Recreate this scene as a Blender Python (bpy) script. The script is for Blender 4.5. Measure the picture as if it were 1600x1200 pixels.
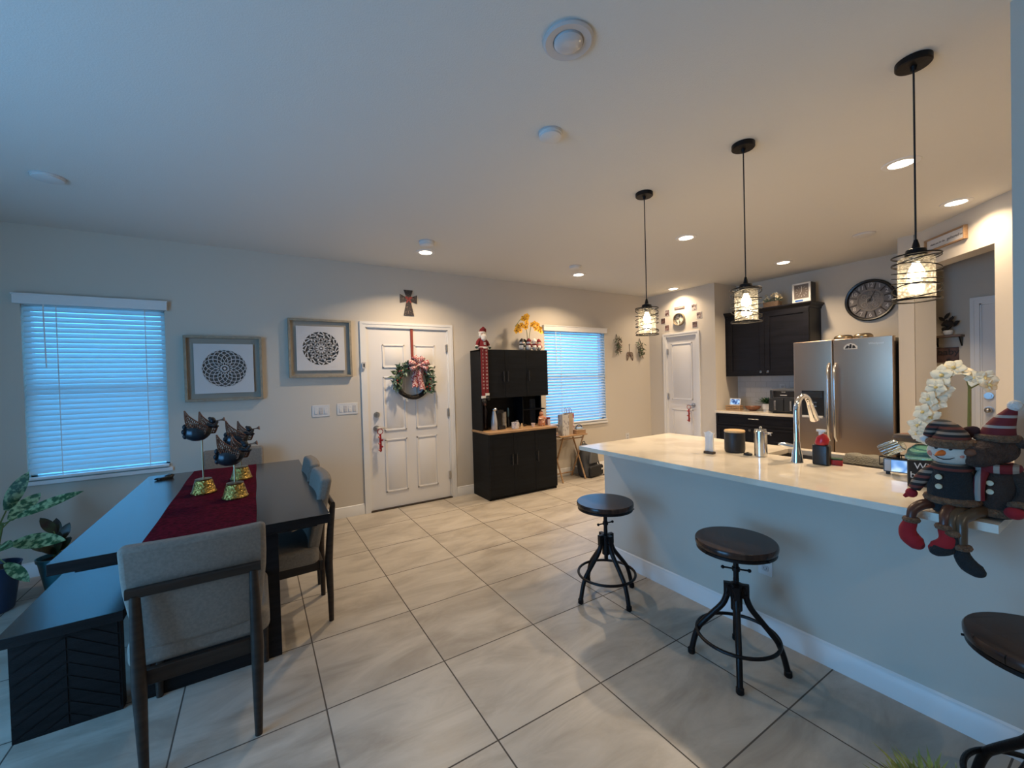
import bpy, bmesh, math, random
from mathutils import Vector, Matrix, Euler
random.seed(7)
PI = math.pi
sc = bpy.context.scene
C = sc.collection
for o in list(bpy.data.objects): bpy.data.objects.remove(o)

# ------------------------------------------------------------ camera
cam_d = bpy.data.cameras.new('camera'); cam = bpy.data.objects.new('camera', cam_d); C.objects.link(cam)
yaw, pitch, roll = math.radians(31.81), math.radians(0.87), math.radians(-1.58)
fw = Vector((math.sin(yaw)*math.cos(pitch), math.cos(yaw)*math.cos(pitch), -math.sin(pitch)))
rt = Vector((math.cos(yaw), -math.sin(yaw), 0)); up = rt.cross(fw)
c_, s_ = math.cos(roll), math.sin(roll)
r2 = rt*c_ + up*s_; u2 = up*c_ - rt*s_
mw = Matrix((r2, u2, -fw)).transposed().to_4x4(); mw.translation = (0, 0, 1.45)
cam.matrix_world = mw
cam_d.sensor_width = 36; cam_d.lens = 644.5/1600*36; cam_d.clip_start = 0.02; cam_d.clip_end = 200
sc.camera = cam

# ------------------------------------------------------------ world and colour management
w = bpy.data.worlds.new('daylight'); sc.world = w; w.use_nodes = True
bg = w.node_tree.nodes['Background']; bg.inputs[0].default_value = (0.105, 0.45, 0.90, 1); bg.inputs[1].default_value = 2.7
sc.view_settings.view_transform = 'Standard'; sc.view_settings.look = 'None'
sc.view_settings.gamma = 1; sc.view_settings.use_curve_mapping = False
sc.view_settings.exposure = 0.36
CAN_W, PEND_W = 17.0, 2.6
REAR_FILL = 0.50
CAN_COL, PEND_COL = (1.0, 0.76, 0.51), (1.0, 0.80, 0.52)

def portal(name, loc, rot, sx, sy, power, col):
    # daylight entering through a window: soft skylight just outside the glass
    d = bpy.data.lights.new(name, 'AREA'); d.shape = 'RECTANGLE'; d.size = sx; d.size_y = sy
    d.color = col; d.energy = power
    o = bpy.data.objects.new(name, d); C.objects.link(o); o.location = loc; o.rotation_euler = rot
    return o
portal('skylight_left_glass_door', (-2.90, 1.45, 1.15), (0, -PI/2, 0), 2.0, 2.3, 88, (0.24, 0.56, 1.0))

# ------------------------------------------------------------ materials
MATS = {}
def mat(name, col, rough=0.5, metal=0.0, **k):
    if name in MATS: return MATS[name]
    m = bpy.data.materials.new(name); m.use_nodes = True; nt = m.node_tree
    b = nt.nodes['Principled BSDF']
    b.inputs['Base Color'].default_value = (*col, 1); b.inputs['Roughness'].default_value = rough
    b.inputs['Metallic'].default_value = metal
    if 'spec' in k: b.inputs['Specular IOR Level'].default_value = k['spec']
    if 'sheen' in k: b.inputs['Sheen Weight'].default_value = k['sheen']
    if 'coat' in k: b.inputs['Coat Weight'].default_value = k['coat']; b.inputs['Coat Roughness'].default_value = k.get('coatr', 0.1)
    if 'trans' in k: b.inputs['Transmission Weight'].default_value = k['trans']; b.inputs['IOR'].default_value = 1.45
    if 'emit' in k:
        b.inputs['Emission Color'].default_value = (*k['emit'], 1); b.inputs['Emission Strength'].default_value = k.get('estr', 1)
    tc = nt.nodes.new('ShaderNodeTexCoord'); mp = nt.nodes.new('ShaderNodeMapping')
    nt.links.new(tc.outputs['Object'], mp.inputs[0])
    mp.inputs['Scale'].default_value = k.get('stretch', (1, 1, 1))
    if 'var' in k or 'col2' in k:
        n = nt.nodes.new('ShaderNodeTexNoise'); n.inputs['Scale'].default_value = k.get('scale', 8); n.inputs['Detail'].default_value = k.get('detail', 5)
        nt.links.new(mp.outputs[0], n.inputs['Vector'])
        r = nt.nodes.new('ShaderNodeValToRGB'); v = k.get('var', 0.15)
        c1 = k.get('col2', tuple(x*(1-v) for x in col)); c2 = col if 'col2' in k else tuple(min(1, x*(1+v)) for x in col)
        r.color_ramp.elements[0].position = k.get('p0', 0.35); r.color_ramp.elements[1].position = k.get('p1', 0.65)
        r.color_ramp.elements[0].color = (*c1, 1); r.color_ramp.elements[1].color = (*c2, 1)
        nt.links.new(n.outputs['Fac'], r.inputs[0]); nt.links.new(r.outputs[0], b.inputs['Base Color'])
    if 'bump' in k:
        n2 = nt.nodes.new('ShaderNodeTexNoise'); n2.inputs['Scale'].default_value = k.get('bscale', 60); n2.inputs['Detail'].default_value = 3
        nt.links.new(mp.outputs[0], n2.inputs['Vector'])
        bp = nt.nodes.new('ShaderNodeBump'); bp.inputs['Strength'].default_value = k['bump']; bp.inputs['Distance'].default_value = k.get('bdist', 0.01)
        nt.links.new(n2.outputs['Fac'], bp.inputs['Height']); nt.links.new(bp.outputs[0], b.inputs['Normal'])
    if 'planks' in k:     # narrow dark seams between boards
        sp = nt.nodes.new('ShaderNodeSeparateXYZ'); nt.links.new(tc.outputs['Object'], sp.inputs[0])
        f1 = nt.nodes.new('ShaderNodeMath'); f1.operation = 'MULTIPLY_ADD'; f1.inputs[1].default_value = 1/k['planks']; f1.inputs[2].default_value = .3; nt.links.new(sp.outputs[0], f1.inputs[0])
        f2 = nt.nodes.new('ShaderNodeMath'); f2.operation = 'FRACT'; nt.links.new(f1.outputs[0], f2.inputs[0])
        f3 = nt.nodes.new('ShaderNodeMath'); f3.operation = 'LESS_THAN'; f3.inputs[1].default_value = .03; nt.links.new(f2.outputs[0], f3.inputs[0])
        mx = nt.nodes.new('ShaderNodeMix'); mx.data_type = 'RGBA'; nt.links.new(f3.outputs[0], mx.inputs[0]); nt.links.new(r.outputs[0], mx.inputs[6]); mx.inputs[7].default_value = (.004, .003, .002, 1)
        nt.links.new(mx.outputs[2], b.inputs['Base Color'])
    if 'aniso' in k:
        b.inputs['Anisotropic'].default_value = k['aniso']; tg = nt.nodes.new('ShaderNodeTangent'); tg.direction_type = 'RADIAL'; tg.axis = 'Z'
        nt.links.new(tg.outputs[0], b.inputs['Tangent'])
    MATS[name] = m
    return m

def banded(name, cols, axis, width, rough=0.8, off=0.0):
    """stripes of constant width along a local axis"""
    m = bpy.data.materials.new(name); m.use_nodes = True; nt = m.node_tree; b = nt.nodes['Principled BSDF']
    tc = nt.nodes.new('ShaderNodeTexCoord'); sp = nt.nodes.new('ShaderNodeSeparateXYZ'); nt.links.new(tc.outputs['Object'], sp.inputs[0])
    a = nt.nodes.new('ShaderNodeMath'); a.operation = 'MULTIPLY_ADD'; a.inputs[1].default_value = 1/(width*len(cols)); a.inputs[2].default_value = off
    nt.links.new(sp.outputs[axis], a.inputs[0])
    f = nt.nodes.new('ShaderNodeMath'); f.operation = 'FRACT'; nt.links.new(a.outputs[0], f.inputs[0])
    r = nt.nodes.new('ShaderNodeValToRGB'); r.color_ramp.interpolation = 'CONSTANT'
    while len(r.color_ramp.elements) < len(cols): r.color_ramp.elements.new(0.5)
    for i, cc in enumerate(cols):
        r.color_ramp.elements[i].position = i/len(cols)
    for i, cc in enumerate(cols): r.color_ramp.elements[i].color = (*cc, 1)
    nt.links.new(f.outputs[0], r.inputs[0]); nt.links.new(r.outputs[0], b.inputs['Base Color']); b.inputs['Roughness'].default_value = rough
    MATS[name] = m; return m

def glass_thin(name, tint=(0.9, 0.97, 1.0), gl=0.10):
    m = bpy.data.materials.new(name); m.use_nodes = True; nt = m.node_tree; nt.nodes.clear()
    o = nt.nodes.new('ShaderNodeOutputMaterial'); mx = nt.nodes.new('ShaderNodeMixShader')
    t = nt.nodes.new('ShaderNodeBsdfTransparent'); t.inputs[0].default_value = (*tint, 1)
    g = nt.nodes.new('ShaderNodeBsdfGlossy'); g.inputs['Roughness'].default_value = 0.03
    mx.inputs[0].default_value = gl
    nt.links.new(t.outputs[0], mx.inputs[1]); nt.links.new(g.outputs[0], mx.inputs[2]); nt.links.new(mx.outputs[0], o.inputs[0])
    MATS[name] = m; return m

def slat_material(name, col, tr):
    m = bpy.data.materials.new(name); m.use_nodes = True; nt = m.node_tree; nt.nodes.clear()
    o = nt.nodes.new('ShaderNodeOutputMaterial'); mx = nt.nodes.new('ShaderNodeMixShader')
    d = nt.nodes.new('ShaderNodeBsdfDiffuse'); d.inputs[0].default_value = (*col, 1)
    t = nt.nodes.new('ShaderNodeBsdfTranslucent'); t.inputs[0].default_value = (*col, 1)
    mx.inputs[0].default_value = tr
    nt.links.new(d.outputs[0], mx.inputs[1]); nt.links.new(t.outputs[0], mx.inputs[2]); nt.links.new(mx.outputs[0], o.inputs[0])
    MATS[name] = m; return m

WALL = mat('wall_paint', (0.60, 0.545, 0.465), 0.85, bump=0.10, bscale=220, bdist=0.002, spec=0.25)
CEIL = mat('ceiling_paint', (0.68, 0.665, 0.62), 0.9, bump=0.35, bscale=160, bdist=0.003, spec=0.2)
WHITE = mat('white_trim_paint', (0.74, 0.73, 0.71), 0.38, spec=0.5)
DOORW = mat('white_door_paint', (0.72, 0.70, 0.68), 0.42)
BLACKW = mat('black_painted_wood', (0.0045, 0.0060, 0.0085), 0.5, spec=0.18, var=0.3, scale=3, stretch=(1, 1, 12))
ESPR = mat('espresso_wood_top', (0.020, 0.019, 0.020), 0.21, var=0.18, scale=2.5, stretch=(20, 1, 1), spec=0.9, coat=0.12, coatr=0.2)
ESPR2 = mat('espresso_wood_base', (0.0085, 0.007, 0.007), 0.5, spec=0.2, var=0.35, scale=3, stretch=(1, 1, 14), bump=0.25, bscale=30)
CHLEG = mat('chair_dark_brown_wood', (0.028, 0.019, 0.014), 0.42, spec=0.3, var=0.3, scale=4, stretch=(1, 1, 10))
FABR = mat('chair_grey_beige_linen', (0.215, 0.187, 0.155), 0.92, sheen=0.05, var=0.10, scale=90, bump=0.35, bscale=500, bdist=0.002)
METB = mat('black_iron', (0.014, 0.013, 0.014), 0.42, 0.7, bump=0.15, bscale=60)
STOOLW = mat('dark_walnut_planks', (0.060, 0.032, 0.022), 0.22, spec=0.35, planks=0.088, col2=(0.020, 0.011, 0.009), scale=3.2, stretch=(1, 14, 1), p0=0.3, p1=0.72)
QUARTZ = mat('cream_quartz', (0.82, 0.74, 0.61), 0.06, col2=(0.70, 0.62, 0.50), scale=3.5, detail=8, p0=0.42, p1=0.56)
STEEL = mat('brushed_stainless', (0.50, 0.385, 0.29), 0.30, 1.0, aniso=0.6, bump=0.05, bscale=40, stretch=(1, 1, 60))
STEELB = mat('bright_stainless', (0.66, 0.66, 0.66), 0.18, 1.0)
CHROME = mat('polished_chrome', (0.82, 0.83, 0.85), 0.06, 1.0)
NICKEL = mat('satin_nickel', (0.55, 0.53, 0.50), 0.28, 1.0)
DOORMET = mat('door_hardware_chrome', (0.50, 0.49, 0.48), 0.32, 1.0)
BLKP = mat('black_plastic', (0.012, 0.012, 0.013), 0.32)
BLKM = mat('black_matte', (0.010, 0.010, 0.011), 0.6)
CABW = mat('black_brown_cabinet', (0.0065, 0.0065, 0.0095), 0.42, spec=0.25, var=0.3, scale=3, stretch=(1, 1, 10))
OAK = mat('light_oak', (0.46, 0.29, 0.15), 0.45, col2=(0.33, 0.19, 0.09), scale=4, stretch=(1, 12, 12))
OAKX = mat('light_oak_lengthwise', (0.42, 0.26, 0.135), 0.45, col2=(0.30, 0.17, 0.08), scale=4, stretch=(2, 14, 14))
BAMB = mat('bamboo_lid', (0.66, 0.43, 0.20), 0.4, var=0.12, scale=6, stretch=(1, 10, 1))
WALNT = mat('reddish_wood', (0.20, 0.075, 0.035), 0.4, var=0.3, scale=8, stretch=(1, 5, 1))
GOLD = mat('hammered_gold', (0.62, 0.42, 0.12), 0.28, 1.0, bump=1.0, bscale=75, bdist=0.01, col2=(0.25, 0.16, 0.04), scale=70)
ANGELD = mat('dark_pewter_enamel', (0.030, 0.035, 0.042), 0.30, 0.5, var=0.3, scale=18)
COPPER = mat('pierced_copper', (0.20, 0.085, 0.050), 0.33, 0.8, bump=0.6, bscale=90)
BRASSP = mat('brass_rod', (0.42, 0.33, 0.20), 0.3, 1.0)
RUNNER = mat('burgundy_velvet', (0.115, 0.0035, 0.016), 1.0, spec=0.08, col2=(0.045, 0.002, 0.008), scale=55, bump=0.7, bscale=120, bdist=0.006)
TEAL = mat('teal_glazed_pot', (0.045, 0.19, 0.23), 0.35, var=0.1)
NAVY = mat('navy_pot', (0.018, 0.045, 0.11), 0.4, var=0.1)
SOIL = mat('potting_soil', (0.020, 0.013, 0.009), 0.95, bump=0.8, bscale=80, bdist=0.02)
LEAFD = mat('dark_green_leaf', (0.012, 0.045, 0.014), 0.4, var=0.4, scale=20)
LEAFV = mat('variegated_leaf', (0.30, 0.42, 0.22), 0.42, col2=(0.020, 0.085, 0.030), scale=34, p0=0.46, p1=0.60)
LEAFB = mat('burgundy_rubber_leaf', (0.040, 0.055, 0.022), 0.35, col2=(0.030, 0.012, 0.012), scale=18)
STEM = mat('green_stem', (0.12, 0.17, 0.05), 0.5)
CREAMF = mat('cream_orchid_petal', (0.84, 0.76, 0.56), 0.6, var=0.05, scale=20)
YELF = mat('yellow_orchid_petal', (0.80, 0.42, 0.02), 0.6, col2=(0.45, 0.16, 0.01), scale=60, p0=0.3, p1=0.5)
GREENF = mat('fir_green', (0.045, 0.085, 0.040), 0.7, var=0.5, scale=30)
EUCA = mat('pale_eucalyptus', (0.20, 0.27, 0.20), 0.7, var=0.25, scale=30)
VINE = mat('dark_vine', (0.016, 0.012, 0.009), 0.8, bump=1, bscale=60, bdist=0.02)
BERRY = mat('red_berry', (0.30, 0.012, 0.012), 0.35)
REDF = mat('red_felt', (0.30, 0.008, 0.014), 0.9, sheen=0.05)
DRED = mat('deep_red_knit', (0.17, 0.006, 0.010), 0.9, sheen=0.05, bump=0.5, bscale=200)
WHF = mat('white_plush', (0.74, 0.70, 0.64), 0.95, bump=0.6, bscale=200)
BOWM = mat('red_white_patterned_ribbon', (0.66, 0.50, 0.47), 0.75, col2=(0.26, 0.012, 0.022), scale=95, p0=0.50, p1=0.54, detail=1)
FRAMEW = mat('weathered_beige_frame', (0.30, 0.255, 0.185), 0.65, var=0.14, scale=5, stretch=(6, 6, 6))
PAPER = mat('white_paper_mount', (0.62, 0.60, 0.58), 0.8)
SHADE = mat('painted_shadow_grey', (0.13, 0.125, 0.115), 0.9)  # grey for the shade inside the cut-out hole
PLAST = mat('white_plastic', (0.66, 0.65, 0.63), 0.35)
PLASTY = mat('grey_white_plastic', (0.52, 0.50, 0.49), 0.35)
CERAM = mat('white_ceramic', (0.72, 0.70, 0.66), 0.2)
GINGER = mat('gingerbread_ceramic', (0.46, 0.17, 0.07), 0.35, col2=(0.75, 0.62, 0.50), scale=45, p0=0.36, p1=0.44)
BROWNP = mat('brown_plush', (0.060, 0.030, 0.018), 0.95, sheen=0.05, var=0.35, scale=40, bump=1.0, bscale=160, bdist=0.01)
TANP = mat('tan_fur_trim', (0.17, 0.090, 0.045), 0.95, sheen=0.05, var=0.3, scale=60, bump=1.0, bscale=140, bdist=0.015)
NAVYF = mat('charcoal_wool', (0.012, 0.015, 0.017), 0.95, sheen=0.05, bump=0.6, bscale=260)
TARTAN = mat('brown_satin_leg', (0.085, 0.030, 0.018), 0.35)
ORANGE = mat('orange_nose', (0.80, 0.20, 0.035), 0.5)
BUTTON = mat('cream_button', (0.58, 0.50, 0.33), 0.4)
GLASS = mat('clear_glass', (0.9, 0.97, 0.95), 0.05, trans=1.0)
TEALG = mat('teal_glass', (0.20, 0.52, 0.45), 0.12, trans=0.75)
PANE = glass_thin('window_glass')
CLEARP = glass_thin('clear_acrylic', (1, 1, 1), 0.035)
SEED = glass_thin('seeded_shade_glass', (0.97, 0.95, 0.90), 0.12)
SLAT0 = slat_material('white_blind_slats', (0.84, 0.86, 0.86), 0.46)
SLAT1 = slat_material('white_blind_slats_backlit', (0.80, 0.84, 0.86), 0.55)
BULB = mat('lit_bulb', (1, 1, 1), 0.5, emit=(1.0, 0.80, 0.50), estr=11)
LENS = mat('lit_can_lens', (1, 1, 1), 0.5, emit=(1.0, 0.88, 0.70), estr=9)
REDP = mat('red_plastic', (0.42, 0.010, 0.018), 0.3)
STRIPE = banded('brown_black_cream_knit', [(0.16, 0.035, 0.022), (0.014, 0.012, 0.012), (0.30, 0.22, 0.16), (0.014, 0.012, 0.012)], 2, 0.0085)
STRIPEX = banded('brown_black_cream_scarf', [(0.16, 0.035, 0.025), (0.014, 0.012, 0.012), (0.26, 0.20, 0.15), (0.014, 0.012, 0.012)], 2, 0.010)
STRIPER = banded('red_grey_knit', [(0.15, 0.010, 0.013), (0.15, 0.010, 0.013), (0.15, 0.010, 0.013), (0.34, 0.30, 0.26)], 2, 0.009)
STRIPEV = banded('dark_red_scarf', [(0.16, 0.008, 0.012), (0.16, 0.008, 0.012), (0.32, 0.28, 0.24)], 1, 0.014)

# tile floor
def floor_mat():
    m = bpy.data.materials.new('beige_porcelain_tile'); m.use_nodes = True; nt = m.node_tree; b = nt.nodes['Principled BSDF']
    L = nt.links.new
    tc = nt.nodes.new('ShaderNodeTexCoord'); mp = nt.nodes.new('ShaderNodeMapping'); mp.vector_type = 'POINT'
    T = 0.55738
    mp.inputs['Location'].default_value = (-0.7787+20*T, -4.7792+20*T, 0)
    L(tc.outputs['Object'], mp.inputs[0])
    br = nt.nodes.new('ShaderNodeTexBrick'); br.offset = 0; br.squash = 1
    br.inputs['Scale'].default_value = 1; br.inputs['Brick Width'].default_value = T; br.inputs['Row Height'].default_value = T
    br.inputs['Mortar Size'].default_value = 0.0034; br.inputs['Mortar Smooth'].default_value = 0.15; br.inputs['Bias'].default_value = 0
    br.inputs['Color1'].default_value = (0.0, 0, 0, 1); br.inputs['Color2'].default_value = (1, 1, 1, 1)
    L(mp.outputs[0], br.inputs['Vector'])
    wv = nt.nodes.new('ShaderNodeMapping'); wv.inputs['Scale'].default_value = (0.8, 2.2, 1); L(tc.outputs['Object'], wv.inputs[0])
    # each tile has its own veining: offset the noise by the tile's random value
    ad = nt.nodes.new('ShaderNodeVectorMath'); ad.operation = 'MULTIPLY_ADD'; ad.inputs[1].default_value = (7, 7, 7)
    L(br.outputs['Color'], ad.inputs[0]); L(wv.outputs[0], ad.inputs[2])
    n1 = nt.nodes.new('ShaderNodeTexNoise'); n1.inputs['Scale'].default_value = 2.6; n1.inputs['Detail'].default_value = 9; n1.inputs['Roughness'].default_value = 0.62; n1.inputs['Distortion'].default_value = 0.7
    L(ad.outputs[0], n1.inputs['Vector'])
    r = nt.nodes.new('ShaderNodeValToRGB'); e = r.color_ramp.elements
    e[0].position = 0.33; e[0].color = (0.335, 0.290, 0.235, 1); e[1].position = 0.62; e[1].color = (0.50, 0.448, 0.375, 1)
    L(n1.outputs['Fac'], r.inputs[0])
    mx = nt.nodes.new('ShaderNodeMix'); mx.data_type = 'RGBA'; L(br.outputs['Fac'], mx.inputs[0]); L(r.outputs[0], mx.inputs[6]); mx.inputs[7].default_value = (0.085, 0.070, 0.055, 1)
    L(mx.outputs[2], b.inputs['Base Color'])
    rr = nt.nodes.new('ShaderNodeMapRange'); rr.inputs[3].default_value = 0.30; rr.inputs[4].default_value = 0.42; L(n1.outputs['Fac'], rr.inputs[0]); 
    rm = nt.nodes.new('ShaderNodeMath'); rm.operation = 'MAXIMUM'; L(rr.outputs[0], rm.inputs[0]); 
    sc2 = nt.nodes.new('ShaderNodeMath'); sc2.operation = 'MULTIPLY'; sc2.inputs[1].default_value = 0.85; L(br.outputs['Fac'], sc2.inputs[0]); L(sc2.outputs[0], rm.inputs[1])
    L(rm.outputs[0], b.inputs['Roughness'])
    bp = nt.nodes.new('ShaderNodeBump'); bp.inputs['Strength'].default_value = 0.5; bp.inputs['Distance'].default_value = 0.003; bp.invert = True
    L(br.outputs['Fac'], bp.inputs['Height']); L(bp.outputs[0], b.inputs['Normal'])
    return m
TILE = floor_mat()

# ------------------------------------------------------------ mesh builder
class MB:
    def __init__(s): s.v = []; s.f = []; s.m = []
    def add(s, vs, fs, m=0):
        o = len(s.v); s.v += [Vector(p) for p in vs]; s.f += [[i+o for i in f] for f in fs]; s.m += [m]*len(fs); return s
    def xf(s, M, start=0):
        for i in range(start, len(s.v)): s.v[i] = M @ s.v[i]
        return s
    def box(s, a, b, m=0, M=None):
        x0, y0, z0 = a; x1, y1, z1 = b
        if x0 > x1: x0, x1 = x1, x0
        if y0 > y1: y0, y1 = y1, y0
        if z0 > z1: z0, z1 = z1, z0
        vs = [Vector(p) for p in ((x0,y0,z0),(x1,y0,z0),(x1,y1,z0),(x0,y1,z0),(x0,y0,z1),(x1,y0,z1),(x1,y1,z1),(x0,y1,z1))]
        if M: vs = [M @ p for p in vs]
        return s.add(vs, [(0,3,2,1),(4,5,6,7),(0,1,5,4),(1,2,6,5),(2,3,7,6),(3,0,4,7)], m)
    def frus(s, a, b, inset, m=0):
        """box whose top (z1) is inset"""
        x0, y0, z0 = a; x1, y1, z1 = b; i = inset
        return s.add([(x0,y0,z0),(x1,y0,z0),(x1,y1,z0),(x0,y1,z0),(x0+i,y0+i,z1),(x1-i,y0+i,z1),(x1-i,y1-i,z1),(x0+i,y1-i,z1)],
                     [(0,3,2,1),(4,5,6,7),(0,1,5,4),(1,2,6,5),(2,3,7,6),(3,0,4,7)], m)
    def cyl(s, p, q, r0, r1=None, n=20, m=0):
        return s.tube([p, q], [r0, r0 if r1 is None else r1], n, m)
    def tube(s, pts, r, n=10, m=0, closed=False):
        pts = [Vector(p) for p in pts]; N = len(pts); rs = r if isinstance(r, (list, tuple)) else [r]*N
        T = []
        for i in range(N):
            if closed: t = pts[(i+1) % N] - pts[i-1]
            else: t = pts[min(i+1, N-1)] - pts[max(i-1, 0)]
            T.append(t.normalized())
        ref = Vector((0, 0, 1)) if abs(T[0].z) < 0.9 else Vector((1, 0, 0))
        u = T[0].cross(ref).normalized(); vs = []
        for i in range(N):
            u = (u - T[i]*u.dot(T[i])); u = u.normalized() if u.length > 1e-6 else T[i].orthogonal().normalized()
            w_ = T[i].cross(u)
            for k in range(n):
                a = 2*PI*k/n; vs.append(pts[i] + (u*math.cos(a) + w_*math.sin(a))*rs[i])
        fs = []
        for i in range(N if closed else N-1):
            j = (i+1) % N
            for k in range(n): fs.append((i*n+k, i*n+(k+1) % n, j*n+(k+1) % n, j*n+k))
        if not closed:
            fs.append(tuple(range(n))[::-1]); fs.append(tuple((N-1)*n+k for k in range(n)))
        return s.add(vs, fs, m)
    def ring(s, c, R, r, n=36, k=8, m=0, axis='z', M=None):
        pts = []
        for i in range(n):
            a = 2*PI*i/n; p = {'z': (R*math.cos(a), R*math.sin(a), 0), 'y': (R*math.cos(a), 0, R*math.sin(a)), 'x': (0, R*math.cos(a), R*math.sin(a))}[axis]
            p = Vector(p)
            if M: p = M @ p
            pts.append(p + Vector(c))
        return s.tube(pts, r, k, m, True)
    def lathe(s, prof, c=(0, 0, 0), n=32, m=0, M=None):
        vs = []; N = len(prof)
        for r, z in prof:
            for k in range(n):
                a = 2*PI*k/n; vs.append(Vector((max(r, 1e-5)*math.cos(a), max(r, 1e-5)*math.sin(a), z)))
        if M: vs = [M @ p for p in vs]
        vs = [p + Vector(c) for p in vs]
        fs = [(i*n+k, i*n+(k+1) % n, (i+1)*n+(k+1) % n, (i+1)*n+k) for i in range(N-1) for k in range(n)]
        if prof[0][0] > 1e-4: fs.append(tuple(range(n))[::-1])
        if prof[-1][0] > 1e-4: fs.append(tuple((N-1)*n+k for k in range(n)))
        return s.add(vs, fs, m)
    def sph(s, c, r, m=0, n=16, M=None):
        rx, ry, rz = r if isinstance(r, (tuple, list)) else (r, r, r)
        vs = []; K = max(6, n//2)
        for i in range(K+1):
            t = PI*i/K
            for k in range(n):
                a = 2*PI*k/n; p = Vector((rx*math.sin(t)*math.cos(a), ry*math.sin(t)*math.sin(a), rz*math.cos(t)))
                vs.append((M @ p if M else p) + Vector(c))
        fs = [(i*n+k, (i+1)*n+k, (i+1)*n+(k+1) % n, i*n+(k+1) % n) for i in range(K) for k in range(n)]
        return s.add(vs, fs, m)
    def prism(s, poly, d0, d1, axis='y', m=0, M=None):
        """extrude a 2D polygon; axis y: poly in (x,z); axis x: poly in (y,z); axis z: poly in (x,y)"""
        def P(a, b, d): return {'y': (a, d, b), 'x': (d, a, b), 'z': (a, b, d)}[axis]
        n = len(poly); vs = [Vector(P(a, b, d0)) for a, b in poly] + [Vector(P(a, b, d1)) for a, b in poly]
        if M: vs = [M @ p for p in vs]
        fs = [tuple(range(n)), tuple(range(n, 2*n))[::-1]] + [(i, i+n, (i+1) % n+n, (i+1) % n) for i in range(n)]
        return s.add(vs, fs, m)
    def rbox(s, a, b, r, axis='z', m=0, M=None, k=5):
        """box rounded about one axis"""
        ax = {'z': (0, 1, 2), 'y': (0, 2, 1), 'x': (1, 2, 0)}[axis]
        u0, u1 = a[ax[0]], b[ax[0]]; v0, v1 = a[ax[1]], b[ax[1]]; poly = []
        for cx, cy, st in ((u1-r, v1-r, 0), (u0+r, v1-r, PI/2), (u0+r, v0+r, PI), (u1-r, v0+r, 1.5*PI)):
            for i in range(k+1):
                t = st + PI/2*i/k; poly.append((cx+r*math.cos(t), cy+r*math.sin(t)))
        return s.prism(poly, a[ax[2]], b[ax[2]], axis, m, M)
    def leaf(s, p, d, L, W, droop=0.3, nrm=(0, 0, 1), m=0, n=6, fold=0.15):
        """solid-ish curved leaf: base p, direction d"""
        p = Vector(p); d = Vector(d).normalized(); nv = Vector(nrm); side = d.cross(nv)
        side = side.normalized() if side.length > 1e-4 else d.orthogonal().normalized(); nv = side.cross(d).normalized()
        vs = []; cur = p.copy()
        for i in range(n+1):
            t = i/n; wv = W*math.sin(PI*min(1, t*0.94+0.06))**0.75*0.5
            cp = p + d*L*t - nv*droop*L*t*t + nv*0
            vs += [cp - side*wv + nv*wv*fold, cp + nv*0.0, cp + side*wv + nv*wv*fold]
        fs = []
        for i in range(n):
            a = i*3; fs += [(a, a+1, a+4, a+3), (a+1, a+2, a+5, a+4)]
        return s.add(vs, fs, m)
    def build(s, name, mats, parent=None, bevel=0.0, seg=2, ang=35, subsurf=0, loc=None):
        me = bpy.data.meshes.new(name); me.from_pydata([tuple(v) for v in s.v], [], s.f); 
        bm = bmesh.new(); bm.from_mesh(me); bmesh.ops.recalc_face_normals(bm, faces=bm.faces); bm.to_mesh(me); bm.free()
        mats = mats if isinstance(mats, (list, tuple)) else [mats]
        for mm in mats: me.materials.append(mm)
        me.polygons.foreach_set('material_index', s.m); me.polygons.foreach_set('use_smooth', [True]*len(s.f))
        me.set_sharp_from_angle(angle=math.radians(ang)); me.update()
        o = bpy.data.objects.new(name, me); C.objects.link(o)
        if parent: o.parent = parent
        if loc: o.location = loc
        if bevel:
            md = o.modifiers.new('bevel', 'BEVEL'); md.width = bevel; md.segments = seg; md.limit_method = 'ANGLE'; md.angle_limit = math.radians(40)
        if subsurf:
            md = o.modifiers.new('sub', 'SUBSURF'); md.levels = subsurf; md.render_levels = subsurf
        return o

def smooth(pts, rs, k=4):
    P = [Vector(p) for p in pts]; out = []; ro = []
    for i in range(len(P)-1):
        p0_, p1_, p2_, p3_ = P[max(i-1, 0)], P[i], P[i+1], P[min(i+2, len(P)-1)]
        for j in range(k):
            t_ = j/k; out.append(.5*((2*p1_)+(-p0_+p2_)*t_+(2*p0_-5*p1_+4*p2_-p3_)*t_**2+(-p0_+3*p1_-3*p2_+p3_)*t_**3)); ro.append(rs[i]+(rs[i+1]-rs[i])*t_)
    out.append(P[-1]); ro.append(rs[-1]); return out, ro

def tag(o, label, cat, group=None, kind=None):
    if label: o['label'] = label
    if cat: o['category'] = cat
    if group: o['group'] = group
    if kind: o['kind'] = kind
    return o
def thing(name, label, cat, loc=(0, 0, 0), rz=0, group=None):
    o = bpy.data.objects.new(name, None); C.objects.link(o); o.location = loc; o.rotation_euler = (0, 0, rz); o.empty_display_size = 0.05
    return tag(o, label, cat, group)
def one(name, mb, m, label, cat, loc=(0, 0, 0), rz=0, group=None, **k):
    o = mb.build(name, m, **k); o.location = loc; o.rotation_euler = (0, 0, rz); return tag(o, label, cat, group)
def struct(name, mb, m, parent=None, label=None, **k):
    o = mb.build(name, m, parent, **k)
    if not parent: o['kind'] = 'structure'
    if label: o['label'] = label
    return o
def dup(root, loc, rz, label, group=None):
    r = root.copy(); C.objects.link(r); r.location = loc; r.rotation_euler = (0, 0, rz); r['label'] = label
    if group: r['group'] = group
    for ch in list(root.children):
        c = ch.copy(); C.objects.link(c); c.parent = r
        for g in list(ch.children):
            d = g.copy(); C.objects.link(d); d.parent = c
    return r
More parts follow.
